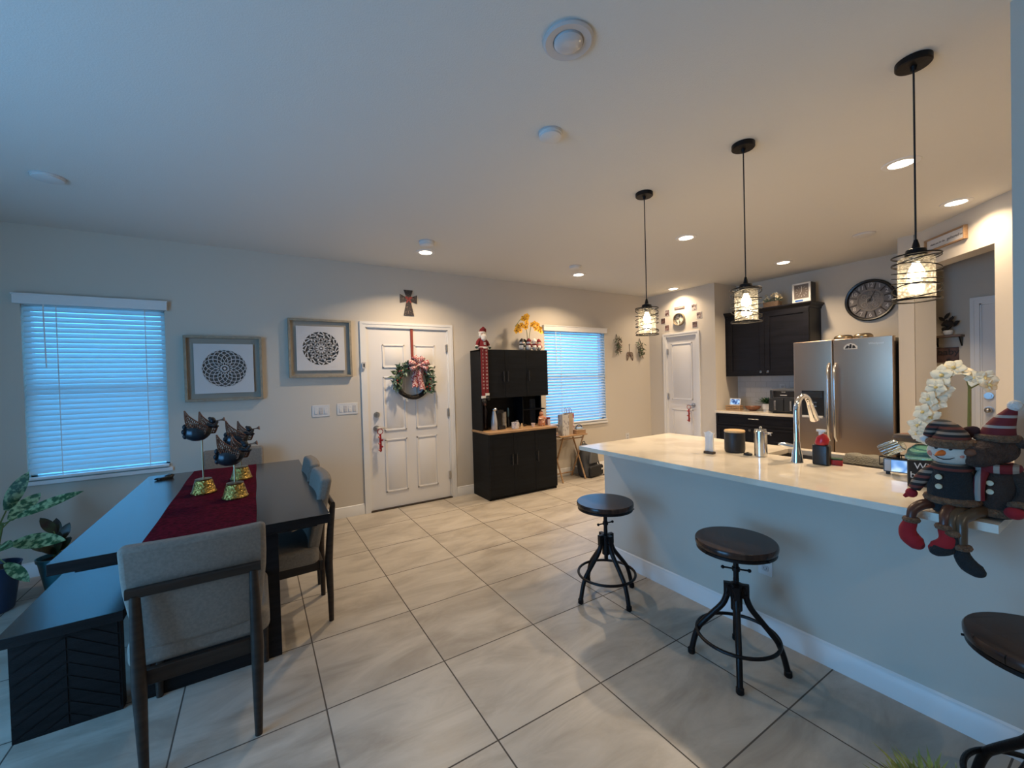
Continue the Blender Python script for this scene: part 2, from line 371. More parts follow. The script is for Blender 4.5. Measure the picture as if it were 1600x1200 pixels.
def text_mb(mb, s, size, M, m=0, ext=0.0006, align='CENTER', font=None):
    """letters lying in the local XY plane, transformed by M"""
    cu = bpy.data.curves.new('t', 'FONT'); cu.body = s; cu.size = size; cu.extrude = ext; cu.align_x = align; cu.align_y = 'CENTER'; cu.resolution_u = 3
    ob = bpy.data.objects.new('t', cu); C.objects.link(ob)
    bpy.context.view_layer.update()
    me = bpy.data.meshes.new_from_object(ob.evaluated_get(bpy.context.evaluated_depsgraph_get()))
    mb.add([M @ v.co for v in me.vertices], [tuple(p.vertices) for p in me.polygons], m)
    bpy.data.objects.remove(ob); bpy.data.curves.remove(cu); bpy.data.meshes.remove(me)
    return mb
def frame_M(o, x, y):
    """matrix taking local X->x, Y->y at origin o"""
    x = Vector(x).normalized(); y = Vector(y); y = (y - x*y.dot(x)).normalized(); z = x.cross(y)
    M = Matrix((x, y, z)).transposed().to_4x4(); M.translation = Vector(o); return M

# ------------------------------------------------------------ the room
CZ, WY = 2.745, 4.71
struct('floor', MB().box((-3.0, -4.5, -0.05), (6.6, WY+0.12, 0)), TILE)
struct('ceiling', MB().box((-3.0, -4.5, CZ), (6.6, WY+0.12, CZ+0.05)), CEIL)
def wall_cells(u0, u1, z0, z1, holes):
    us = sorted({u0, u1, *[h[0] for h in holes], *[h[1] for h in holes]}); zs = sorted({z0, z1, *[h[2] for h in holes], *[h[3] for h in holes]})
    out = []
    for i in range(len(us)-1):
        for j in range(len(zs)-1):
            um, zm = (us[i]+us[i+1])/2, (zs[j]+zs[j+1])/2
            if not any(h[0] < um < h[1] and h[2] < zm < h[3] for h in holes): out.append((us[i], us[i+1], zs[j], zs[j+1]))
    return out
W0 = (-1.530, -0.668, 0.745, 2.150)      # left window opening
W1 = (3.480, 4.640, 0.745, 2.130)        # right window opening
DR = (1.040, 2.010, 0.0, 2.052)          # front door opening
mb = MB()
for a, b, c, d in wall_cells(-3.0, 6.6, 0, CZ, [W0, W1, DR]): mb.box((a, WY, c), (b, WY+0.12, d))
struct('wall_back', mb, WALL)
LD = (0.45, 2.45, 0.0, 2.3)              # glass door in the left wall
mb = MB()
for a, b, c, d in wall_cells(-4.5, WY, 0, CZ, [LD]): mb.box((-2.72, a, c), (-2.6, b, d))
struct('wall_left', mb, WALL)
mb = MB()
for a, b, c, d in wall_cells(-2.6, 6.6, 0, CZ, []): mb.box((a, -4.12, c), (b, -4.0, d))
struct('wall_rear', mb, WALL)
for nm, ax in (('door_4', 'L'),):
    mb = MB(); pn = MB(); a, b, c, d = LD
    def fr(u0, v0, u1, v1, M, dd=(0.02, 0.07)):
        if ax == 'L': M.box((-2.6-dd[1], u0, v0), (-2.6-dd[0], u1, v1))
        else: M.box((u0, -4.0-dd[1], v0), (u1, -4.0-dd[0], v1))
    mid = (a+b)/2
    for u0, v0, u1, v1 in ((a, 0, a+.06, d), (b-.06, 0, b, d), (a, d-.06, b, d), (a, 0, b, .06), (mid-.04, 0, mid+.04, d)): fr(u0, v0, u1, v1, mb)
    fr(a+.06, .06, mid-.04, d-.06, pn, (.042, .048)); fr(mid+.04, .06, b-.06, d-.06, pn, (.042, .048))
    fo = struct(nm, mb, WHITE); struct('glass_pane', pn, PANE, fo)
# pantry wall with its return, kitchen wall, diagonal wall
mb = MB().box((5.80, 3.53, 0), (6.25, 3.65, CZ))
for a, b, c, d in wall_cells(3.53, WY, 0, CZ, [(3.833, 4.372, 0, 2.035)]): mb.box((5.68, a, c), (5.80, b, d))
struct('wall_pantry', mb, WALL)
struct('wall_kitchen', MB().box((6.25, 1.36, 0), (6.37, 3.65, CZ)), WALL)
dg = Matrix.Rotation(PI/4, 4, 'Z'); dg.translation = Vector((4.10, -0.075, 0))    # local x runs along the diagonal, local -y goes away from the room
def dl(x, y, z): return dg @ Vector((x, y, z))
Ltot = math.hypot(5.656-4.10, 1.481+0.075)
OA, OB, OZ = (4.922-4.10)*math.sqrt(2), (5.531-4.10)*math.sqrt(2), 2.395
mb = MB()
for a, b, c, d in wall_cells(0, Ltot, 0, CZ, [(OA, OB, 0, OZ)]): mb.box((a, -0.17, c), (b, 0, d), M=dg)
struct('wall_diagonal', mb, WALL)
struct('wall_alcove', MB().box((5.52, 1.36, 0), (6.25, 1.478, CZ)), WALL)
mb = MB()
for a, b, c, d in wall_cells(-0.6, 1.36, 0, CZ, [(.135, 1.010, 0, 2.045)]): mb.box((6.0, a, c), (6.12, b, d))
struct('wall_hall', mb.box((4.08, -0.72, 0), (6.12, -0.6, CZ)).box((4.08, -0.6, 0), (4.2, -0.196, CZ)), WALL)
struct('wall_kitchen_end', MB().box((2.455, -0.195, 0), (4.10, -0.075, CZ)), WALL)
struct('wall_right', MB().box((2.335, -4.0, 0), (2.455, 0.312, CZ)), WALL)
struct('wall_peninsula', MB().box((2.335, 0.312, 0), (2.455, 2.405, 0.884)), WALL)
# baseboards
def base(name, runs):
    mb = MB()
    for (x0, y0, x1, y1, nx, ny) in runs:
        t = 0.013; h = 0.115
        p, q = Vector((x0, y0, 0)), Vector((x1, y1, 0)); n = Vector((nx, ny, 0)).normalized(); d = (q-p)
        prof = [(0, 0), (t, 0), (t, h*0.72), (t*0.55, h*0.82), (t*0.5, h*0.93), (0, h)]
        vs = [p + n*a + Vector((0, 0, b)) for a, b in prof] + [q + n*a + Vector((0, 0, b)) for a, b in prof]
        k = len(prof); mb.add(vs, [tuple(range(k)), tuple(range(k, 2*k))[::-1]] + [(i, i+k, (i+1) % k+k, (i+1) % k) for i in range(k)])
    struct(name, mb, WHITE)
base('baseboard_back', [(-2.6, WY, 0.975, WY, 0, -1), (2.075, WY, 5.68, WY, 0, -1)])
base('baseboard_left', [(-2.6, 2.45, -2.6, WY-.013, 1, 0), (-2.6, -4.0, -2.6, 0.45, 1, 0)])
base('baseboard_peninsula', [(2.335, -4.0, 2.335, 2.418, -1, 0), (2.335, 2.405, 2.455, 2.405, 0, 1)])
base('baseboard_pantry', [(5.68, 3.53, 5.68, 3.765, -1, 0), (5.68, 4.43, 5.68, WY-.013, -1, 0)])
base('baseboard_diagonal', [(4.10, -0.075, 4.922, 0.747, -1, 1), (5.531, 1.356, 5.656, 1.481, -1, 1)])

# ------------------------------------------------------------ windows and blinds
def window(name, H, rail):
    a, b, c, d = H; y0 = WY+0.06; mb = MB(); t = 0.035
    for q in ((a, c, a+t, d), (b-t, c, b, d), (a, d-t, b, d), (a, c, b, c+t)): mb.box((q[0], y0, q[1]), (q[2], y0+.055, q[3]))
    if rail: mb.box((a+t, y0, rail-.02), (b-t, y0+.05, rail+.02))
    o = struct(name, mb, WHITE)
    struct('window_pane', MB().box((a+t, y0+.02, c+t), (b-t, y0+.024, d-t)), PANE, o)
    return o
window('window_1', W0, 1.44); window('window_2', W1, 1.44)
def blind(label, H, vz, bz, tilt, smat, wand_x, cords, n, closed_w=0.050):
    a, b, c, d = H
    root = thing('window_blind', label, 'window blind', ((a+b)/2, WY, bz)); hw = (b-a)/2
    g = lambda z: z-bz
    mb = MB().box((-hw-.030, -.040, g(vz[0])), (hw+.024, -.002, g(vz[1]))); mb.box((-hw-.036, -.045, g(vz[1])-.012), (hw+.030, -.002, g(vz[1])))
    mb.build('valance', WHITE, root, bevel=.002)
    sl = MB(); top, bot = g(vz[0])+.03, .045
    for i in range(n):
        z = bot + (top-bot)*(i+.5)/n; M = Matrix.Translation((0, -.002+.022, z)) @ Matrix.Rotation(math.radians(tilt), 4, 'X')
        sl.box((-hw+.006, -closed_w/2, -.0013), (hw-.006, closed_w/2, .0013), M=M)
    sl.build('slats', smat, root)
    MB().rbox((-hw+.004, -.028, 0), (hw-.004, .028, .022), .006, 'x').build('bottom_rail', WHITE, root)
    for cx in cords:
        cd = MB(); cd.tube([(cx, -.012, .02), (cx, -.012, top)], .0022, 6); cd.tube([(cx+.002, -.012, .02), (cx+.004, -.012, top)], .0011, 6); cd.build('ladder_cord', WHITE, root)
    wl = wand_x
    MB().tube([(wl[0], -.030, top-.02), (wl[0]+.006, -.032, g(wl[1]))], .0042, 8).build('wand', WHITE, root)
    return root
blind('white horizontal blind nearly shut over the left window', W0, (2.125, 2.205), 0.752, 50, SLAT0, (-.30, 1.63), (-.235, .30), 33)
blind('white horizontal blind with bright cyan daylight behind, right of the black hutch', W1, (2.100, 2.178), 0.752, 38, SLAT1, (-.40, 1.62), (-.30, .42), 32)
# marks of white window sills
for i, H in ((1, W0), (2, W1)):
    struct('trim_%d' % i, MB().box((H[0]-.02, WY-.022, H[2]-.034), (H[1]+.02, WY+.058, H[2]-.0005)), WHITE, bevel=.003)

# ------------------------------------------------------------ doors
def casing(name, x0, x1, z1, M, wd=0.062):
    mb = MB(); t = .018
    for a, b, s_ in ((x0-wd, x0, 1), (x1+wd, x1, -1)):
        # mitred boards with a stepped profile
        for u0, u1, y0, y1 in ((0, .45, -t, 0), (.45, 1, -t*.72, 0)):
            p0_ = a+(b-a)*u0; p1_ = a+(b-a)*u1; h0 = z1+wd*(1-u0); h1 = z1+wd*(1-u1)
            mb.prism([(p0_, 0), (p1_, 0), (p1_, h1), (p0_, h0)], y0, y1, 'y', 0, M)
    for u0, u1, y0 in ((0, .45, -t), (.45, 1, -t*.72)):
        o0, o1 = wd*(1-u0), wd*(1-u1); mb.prism([(x0-o1, z1+o1), (x1+o1, z1+o1), (x1+o0, z1+o0), (x0-o0, z1+o0)], y0, 0, 'y', 0, M)
    # jamb
    for a, b in ((x0, x0+.012), (x1-.012, x1)): mb.box((a, 0, 0), (b, .11, z1), M=M)
    mb.box((x0, 0, z1-.012), (x1, .11, z1), M=M)
    return struct(name, mb, WHITE)
def panel_door(name, x0, x1, z0, z1, M, panels, yf=0.012, th=.04, mt=None):
    mb = MB().box((x0, yf, z0), (x1, yf+th, z1), M=M)
    for a, b, c, d in panels:
        # raised moulding ring and raised centre
        for q in ((a, c, b, c+.016), (a, d-.016, b, d), (a, c, a+.016, d), (b-.016, c, b, d)):
            mb.box((q[0], yf-.010, q[1]), (q[2], yf, q[3]), M=M)
        vs = [(a+.03, yf, c+.03), (b-.03, yf, c+.03), (b-.03, yf, d-.03), (a+.03, yf, d-.03), (a+.052, yf-.010, c+.052), (b-.052, yf-.010, c+.052), (b-.052, yf-.010, d-.052), (a+.052, yf-.010, d-.052)]
        mb.add([M @ Vector(v) for v in vs], [(4, 5, 6, 7), (0, 1, 5, 4), (1, 2, 6, 5), (2, 3, 7, 6), (3, 0, 4, 7)])
    return struct(name, mb, mt or DOORW, bevel=.002)
def hinges(par, xs, zs, M):
    for z in zs:
        struct('hinge', MB().box((xs-.012, -.006, z-.045), (xs+.012, .011, z+.045), M=M).cyl(M @ Vector((xs, -.010, z-.05)), M @ Vector((xs, -.010, z+.05)), .006, n=8), NICKEL, par)
def lever(par, x, z, M, dx, zy=.012, knob=False):
    mb = MB(); mb.cyl(M @ Vector((x, zy, z)), M @ Vector((x, zy-.010, z)), .033, n=24); mb.cyl(M @ Vector((x, zy-.01, z)), M @ Vector((x, zy-.05, z)), .011, n=12)
    if knob: mb.sph(M @ Vector((x, zy-.055, z)), .027)
    else: mb.tube([M @ Vector((x, zy-.05, z)), M @ Vector((x+dx*.4, zy-.052, z+.003)), M @ Vector((x+dx, zy-.05, z))], [.010, .0085, .006], 10)
    struct('door_handle', mb, DOORMET, par)
MBK = Matrix.Translation((0, WY, 0))
casing('trim_3', 1.040, 2.010, 2.052, MBK)
xa, xb = 1.052, 1.998
pw = .255; xl0 = xa+.165; xr0 = xa+.535
P6 = [(xl0, xl0+pw, 1.60, 1.865), (xr0, xr0+pw, 1.60, 1.865), (xl0, xl0+pw, .885, 1.50), (xr0, xr0+pw, .885, 1.50), (xl0, xl0+pw, .19, .79), (xr0, xr0+pw, .19, .79)]
P6 = [(a, b, c, d) for a, b, c, d in P6]
door = panel_door('door_1', xa, xb, .012, 2.038, MBK, P6)
hinges(door, 1.992, (.28, 1.05, 1.83), MBK)
lever(door, 1.127, .925, MBK, .105)
mb = MB().cyl((1.135, WY+.012, 1.078), (1.135, WY-.006, 1.078), .032, n=24).cyl((1.135, WY-.006, 1.078), (1.135, WY-.016, 1.078), .020, n=16).box((1.130, WY-.028, 1.062), (1.140, WY-.014, 1.094))
struct('deadbolt', mb, DOORMET, door)
struct('threshold', MB().box((1.04, WY-.02, 0), (2.01, WY+.10, .012)), mat('dark_bronze', (.05, .035, .025), .5, .5), door)
one('door_contact_sensor', MB().rbox((-.018, -.016, -.035), (.018, 0, .035), .006, 'y').box((-.007, -.0175, -.02), (.007, -.016, .02), 1), [PLASTY, BLKP], 'small grey sensor with black slot on the left casing of the front door', 'sensor', (1.006, WY-.0245, 1.63))
MPN = frame_M((5.68, 0, 0), (0, -1, 0), (1, 0, 0))   # local x -> -Y, local y -> +X
# local x = -Y : door spans Y 3.838..4.372
casing('trim_4', -4.372, -3.833, 2.035, MPN, .055)
door2 = panel_door('door_2', -4.362, -3.843, .012, 2.022, MPN, [(-4.285, -3.915, 1.03, 1.92), (-4.285, -3.915, .20, .88)], yf=.012)
hinges(door2, -4.350, (.25, 1.08, 1.80), MPN)
lever(door2, -3.905, .955, MPN, -.085, .010)
# hall beyond the opening
MH = frame_M((6.0, 0, 0), (0, -1, 0), (1, 0, 0))
casing('trim_5', -1.010, -.135, 2.045, MH)
door3 = panel_door('door_3', -1.0, -.145, .012, 2.032, MH, [(-.88, -.62, 1.60, 1.87), (-.52, -.26, 1.60, 1.87), (-.88, -.62, .9, 1.50), (-.52, -.26, .9, 1.50)], yf=.010)
lever(door3, -.955, 1.012, MH, .09, .010, True)
struct('deadbolt', MB().cyl((6.01, .955, 1.150), (5.99, .955, 1.150), .032, n=24).cyl((5.99, .955, 1.150), (5.976, .955, 1.150), .020, n=16), DOORMET, door3)

# ------------------------------------------------------------ ceiling fixtures
CANS = [((1.500, 4.008), 'recessed light near the ceiling edge above the front door'), ((3.546, 4.031), 'recessed light in front of the right window, beside a smoke detector'),
        ((3.537, 2.472), 'recessed light between the two farther pendants'), ((5.470, 4.060), 'recessed light nearest the pantry door'),
        ((5.426, 2.490), 'recessed light above the black kitchen wall cabinets'), ((3.527, 0.922), 'recessed light crossed by the cord of the nearest pendant'),
        ((4.765, 0.921), 'recessed light nearest the wooden sign over the hall opening'),
        ((-0.9, -1.7), 'added unseen fill light behind the camera on the side of the glass door'), ((1.2, -1.7), 'added unseen fill light behind the camera on the peninsula side')]  # these last two are unseen, added for soft fill from behind
c0 = None
for (x, y), lb in CANS:
    if c0 is None:
        c0 = thing('recessed_light', lb, 'ceiling light', (x, y, CZ), 0, 'recessed ceiling lights')
        MB().lathe([(.062, -.001), (.064, -.007), (.092, -.006), (.096, -.0005)], n=40).build('trim_ring', WHITE, c0)
        MB().lathe([(.0, -.0045), (.061, -.0045), (.061, -.0015), (0, -.0015)], n=32).build('lens', LENS, c0)
    else: dup(c0, (x, y, CZ), 0, lb)
    d = bpy.data.lights.new('can_lamp', 'AREA'); d.shape = 'DISK'; d.size = .12; d.energy = CAN_W; d.color = CAN_COL; d.spread = math.radians(135)
    if (x, y) in ((5.470, 4.060), (4.765, 0.921)): d.energy = CAN_W*.42      # the two closest to a wall
    if y < 0: d.energy = CAN_W*REAR_FILL; d.color = (1.0, .86, .70)  # dimmer, more neutral light for the added fill cans
    o = bpy.data.objects.new('can_lamp', d); C.objects.link(o); o.location = (x, y, CZ-.012)
DET = [((1.372, 1.755), .062, .028, 'plain white domed smoke detector below the big ceiling vent disc', 'smoke_detector'),
       ((1.400, 3.700), .070, .042, 'white smoke detector just in front of the light over the front door', 'smoke_detector'),
       ((3.245, 3.742), .070, .032, 'white smoke detector beside the light near the right window', 'smoke_detector'),
       ((-1.031, 3.603), .075, .020, 'white disc detector on the ceiling above the left window', 'smoke_detector'),
       ((5.046, 1.595), .085, .018, 'flat white disc on the kitchen ceiling near the hall opening', 'ceiling_speaker')]
for (x, y), r, h, lb, nm in DET:
    t = thing(nm, lb, 'ceiling disc', (x, y, CZ))
    MB().lathe([(r*1.0, 0), (r*1.0, -h*.45), (r*.93, -h*.55), (r*.93, -h*.85), (r*.8, -h), (0, -h*1.05)], n=36).build('cover', PLAST, t)
    MB().lathe([(r*1.06, 0), (r*1.06, -.004), (r*1.0, -.005)], n=36).build('base_plate', PLASTY, t)
t = thing('unlit_disc_light', 'large white ceiling disc with a frosted raised centre, unlit', 'ceiling light', (1.063, 1.233, CZ))
MB().lathe([(.095, 0), (.097, -.008), (.088, -.014), (.060, -.010), (.056, -.004)], n=44).build('trim_ring', PLASTY, t)
MB().lathe([(.056, -.004), (.055, -.016), (.045, -.024), (.025, -.028), (0, -.029)], n=36).build('lens', mat('frosted_lens', (.55, .53, .52), .12), t)

# pendants
def pendant(label, loc, rz):
    t = thing('pendant_light', label, 'pendant light', loc, rz, 'pendant lamps over the peninsula')
    MB().lathe([(.060, 0), (.060, -.022), (.056, -.026), (.012, -.027), (.009, -.045)], n=36).build('canopy', METB, t)
    MB().tube([(0, 0, -.03), (0, 0, -.790)], .0035, 8).build('cord', BLKM, t)
    MB().lathe([(.006, -.755), (.011, -.775), (.014, -.790), (.032, -.797), (.036, -.812), (.036, -.826), (.022, -.829), (.020, -.850), (0, -.851)], n=24).build('socket', METB, t)
    # seeded glass cylinder
    z0, z1 = -1.010, -.828
    g = MB().lathe([(.010, z1+.002), (.052, z1), (.060, z1-.008), (.060, z0+.004), (.0575, z0+.004), (.0575, z1-.010), (.050, z1-.004), (.010, z1-.002)], n=40)
    g.build('glass_shade', SEEDG, t)
    b = MB().lathe([(.0, -.925), (.014, -.922), (.026, -.908), (.028, -.893), (.020, -.872), (.013, -.858), (.012, -.850)], n=20); b.build('bulb', BULB, t)
    wires = MB(); rr = random.Random(3)
    Rw = .078
    wires.ring((0, 0, z1+.004), Rw, .0032, 40, 6); wires.ring((0, 0, z0-.002), Rw, .0036, 40, 6)
    for i in range(7):
        zc = z1-.018 - i*.0242; tl = (-1)**i*(.16+.10*rr.random()); az = rr.random()*6
        pts = []
        for k in range(44):
            a = 2*PI*k/44; pts.append((Rw*math.cos(a)*(1+.03*rr.random()*0), Rw*math.sin(a), zc + Rw*math.tan(tl)*math.cos(a-az)))
        wires.tube(pts, .0023, 6, 0, True)
    for k in range(3):
        a = 2*PI*k/3+.4; wires.tube([(.03*math.cos(a), .03*math.sin(a), -.812), (Rw*math.cos(a), Rw*math.sin(a), z1+.004)], .0022, 6)
    wires.build('wire_cage', METB, t)
    return t
def seeded():
    m = glass_thin('seeded_glass', (0.98, 0.96, 0.92), 0.16); nt = m.node_tree
    tc = nt.nodes.new('ShaderNodeTexCoord'); n = nt.nodes.new('ShaderNodeTexVoronoi'); n.inputs['Scale'].default_value = 90
    nt.links.new(tc.outputs['Object'], n.inputs['Vector'])
    r = nt.nodes.new('ShaderNodeMapRange'); r.inputs[1].default_value = .1; r.inputs[2].default_value = .6; r.inputs[3].default_value = .30; r.inputs[4].default_value = .05
    nt.links.new(n.outputs['Distance'], r.inputs[0])
    mx = [x for x in nt.nodes if x.type == 'MIX_SHADER'][0]; 
    d = nt.nodes.new('ShaderNodeBsdfTranslucent'); d.inputs[0].default_value = (.95, .92, .86, 1)
    g = [x for x in nt.nodes if x.type == 'BSDF_GLOSSY'][0]; m2 = nt.nodes.new('ShaderNodeMixShader'); m2.inputs[0].default_value = .35
    nt.links.new(g.outputs[0], m2.inputs[1]); nt.links.new(d.outputs[0], m2.inputs[2]); nt.links.new(m2.outputs[0], mx.inputs[2]); nt.links.new(r.outputs[0], mx.inputs[0])
    return m
SEEDG = seeded()
PEND = [((2.405, 2.010), 'farthest of the three wire-cage pendants, nearest the pantry door'), ((2.405, 1.303), 'middle wire-cage pendant, in front of the black wall cabinets'), ((2.405, 0.585), 'nearest and largest wire-cage pendant, above the plush figures')]
p0 = None
for i, ((x, y), lb) in enumerate(PEND):
    if p0 is None: p0 = pendant(lb, (x, y, CZ), 0)
    else: dup(p0, (x, y, CZ), .9*i, lb)
    d = bpy.data.lights.new('pendant_lamp', 'POINT'); d.energy = PEND_W; d.color = PEND_COL; d.shadow_soft_size = .03
    o = bpy.data.objects.new('pendant_lamp', d); C.objects.link(o); o.location = (x, y, CZ-.945)

# ------------------------------------------------------------ dining set
TZ = .760
t = thing('dining_table', 'long dark espresso dining table with slab legs, burgundy runner across it', 'table', (-.21, 3.29, 0))
tb = MB().box((-.52, -.93, .712), (.52, .93, TZ), 1); tb.m[1] = 0; tb.build('table_top', [ESPR, ESPR2], t, bevel=.002)
ap = MB()
for s in (-1, 1): ap.box((-.47, s*.80-.02, .672), (.47, s*.80+.02, .7118)); ap.box((s*.46-.02, -.78, .672), (s*.46+.02, .78, .7118))
ap.build('apron', ESPR2, t, bevel=.002)
for s in (-1, 1):
    y = s*.725
    l = MB().box((-.275, y-.035, 0), (.285, y+.035, .6718)); l.build('leg', ESPR2, t, bevel=.003)
MB().box((-.04, -.688, .10), (.04, .688, .16)).build('stretcher', ESPR2, t, bevel=.003)

def chevron(mb, x0, x1, z0, z1, y, n=7):
    """diagonal boards meeting at the middle with narrow grooves between them"""
    xm = (x0+x1)/2; H = (z1-z0)/n; rise = (x1-xm)*.62
    for k in range(-3, n+1):
        for sgn in (-1, 1):
            a = z0 + k*H + .004; b = z0 + (k+1)*H - .004
            xe = x0 if sgn < 0 else x1
            poly = [(xm+sgn*.003, a+rise), (xe, a), (xe, b), (xm+sgn*.003, b+rise)]
            # clip to the frame in z
            def clip(p, zc, keep_below):
                out = []
                for i in range(len(p)):
                    u, v = p[i], p[(i+1) % len(p)]
                    iu = (u[1] <= zc) == keep_below or u[1] == zc; iv = (v[1] <= zc) == keep_below or v[1] == zc
                    if iu: out.append(u)
                    if iu != iv and abs(v[1]-u[1]) > 1e-9:
                        f = (zc-u[1])/(v[1]-u[1]); out.append((u[0]+(v[0]-u[0])*f, zc))
                return out
            poly = clip(poly, z1, True)
            if len(poly) > 2: poly = clip(poly, z0, False)
            if len(poly) > 2: mb.prism(poly, y-.003, y)
t = thing('dining_bench', 'dark espresso bench with chevron-panelled slab legs along the left side of the table', 'bench', (-.7275, 3.28, 0))
tb = MB().box((-.1925, -.80, .415), (.1925, .80, .460), 1); tb.m[1] = 0; tb.build('bench_top', [ESPR, ESPR2], t, bevel=.002)
for s in (-1, 1):
    y = s*.735; mb = MB().box((-.168, y-.028, 0), (.172, y+.028, .4148))
    chevron(mb, -.160, .164, .015, .405, y-.028); l = mb.build('leg', ESPR2, t)
MB().box((-.02, -.706, .28), (.02, .706, .34)).build('stretcher', ESPR2, t, bevel=.003)

def chair():
    t = thing('dining_chair', 'grey linen dining chair seen from behind, at the near end of the table', 'chair', (-.215, 2.275, 0), 0, 'upholstered chairs around the dining table')
    # seat cushion
    MB().rbox((-.235, -.205, .385), (.235, .262, .480), .05, 'z').build('seat', FABR, t, bevel=.022, seg=4)
    # backrest: curved slab leaning back, narrower at the bottom
    mb = MB(); nu, nv = 8, 7; grid = {}
    vs = []; 
    for side in (0, 1):
        for j in range(nv+1):
            v = j/nv; z = .445 + .430*v; hw = .200 + .030*min(1, v*1.6); lean = -.200 - .085*v
            for i in range(nu+1):
                u = -1 + 2*i/nu; bow = -.018*(1-u*u)
                vs.append((hw*u, lean + bow + (.066 if side else 0), z))
    n1 = (nu+1)*(nv+1); fs = []
    for side in (0, 1):
        for j in range(nv):
            for i in range(nu):
                a = side*n1 + j*(nu+1)+i; q = (a, a+1, a+nu+2, a+nu+1); fs.append(q if side else q[::-1])
    def e(i, j): return j*(nu+1)+i
    loop = [e(i, 0) for i in range(nu+1)] + [e(nu, j) for j in range(1, nv+1)] + [e(i, nv) for i in range(nu-1, -1, -1)] + [e(0, j) for j in range(nv-1, 0, -1)]
    for k in range(len(loop)):
        a, b = loop[k], loop[(k+1) % len(loop)]; fs.append((a, b, b+n1, a+n1))
    mb.add(vs, fs); mb.build('backrest', FABR, t, bevel=.020, seg=4, ang=60)
    # frame
    fr = MB()
    fr.box((-.205, .235, .325), (.205, .258, .3848)); fr.box((-.190, -.225, .325), (.190, -.203, .3848))
    for s in (-1, 1): fr.prism([(s*.205, .24), (s*.183, .24), (s*.160, -.21), (s*.182, -.21)], .325, .3848, 'z')
    fr.build('seat_frame', CHLEG, t, bevel=.003)
    MB().rbox((-.208, -.300, .690), (.208, -.275, .728), .010, 'x').build('back_rail', CHLEG, t)
    for s in (-1, 1):
        MB().tube([(s*.180, -.262, 0), (s*.182, -.262, .16), (s*.186, -.256, .36), (s*.184, -.272, .56), (s*.182, -.2885, .700)], [.014, .018, .0235, .020, .016], 12).build('leg', CHLEG, t)
        MB().tube([(s*.214, .246, 0), (s*.214, .246, .18), (s*.212, .244, .384)], [.0135, .018, .022], 12).build('leg', CHLEG, t)
    return t
ch = chair()
dup(ch, (.085, 2.905, 0), PI/2, 'grey linen dining chair at the right side of the table, nearer of the two')
dup(ch, (.085, 3.445, 0), PI/2, 'grey linen dining chair at the right side of the table, farther of the two')
dup(ch, (-.190, 4.300, 0), PI, 'grey linen dining chair at the far end of the table, against the wall')

# runner
def cloth(x0, x1, y0, y1, z, drop0, drop1):
    mb = MB(); rr = random.Random(5); nx, ny = 14, 48; vs = []
    for j in range(ny+1):
        f = j/ny; y = y0-drop0 + (y1+drop1-y0+drop0)*f
        for i in range(nx+1):
            u = i/nx; x = x0+(x1-x0)*u + .0018*math.sin(y*9+u)
            if y < y0: yy, zz = y0-.006, z - (y0-y) - .0
            elif y > y1: yy, zz = y1+.006, z - (y-y1)
            else: yy, zz = y, z + .0022*(1+math.sin(x*31+y*7))*.5
            vs.append((x, yy, zz))
    n = len(vs); vs += [(a, b + (-.003 if zz < z-.001 and b < (y0+y1)/2 else .003 if zz < z-.001 else 0), zz+(.004 if zz >= z-.001 else 0)) for a, b, zz in vs]
    fs = []
    for j in range(ny):
        for i in range(nx):
            a = j*(nx+1)+i; fs += [(a, a+nx+1, a+nx+2, a+1), (n+a, n+a+1, n+a+nx+2, n+a+nx+1)]
    for j in range(ny):
        for i in (0, nx):
            a = j*(nx+1)+i; fs.append((a, a+nx+1, n+a+nx+1, n+a))
    for i in range(nx):
        for j in (0, ny):
            a = j*(nx+1)+i; fs.append((a, a+1, n+a+1, n+a))
    return mb.add(vs, fs)
mb = cloth(-.450, -.020, -.930, .930, TZ+.0012, .06, .06)
one('table_runner', mb.xf(Matrix.Translation((0, 3.29, -TZ))), RUNNER, 'burgundy velvet runner lying down the middle of the dining table', 'table runner', (0, 0, TZ))

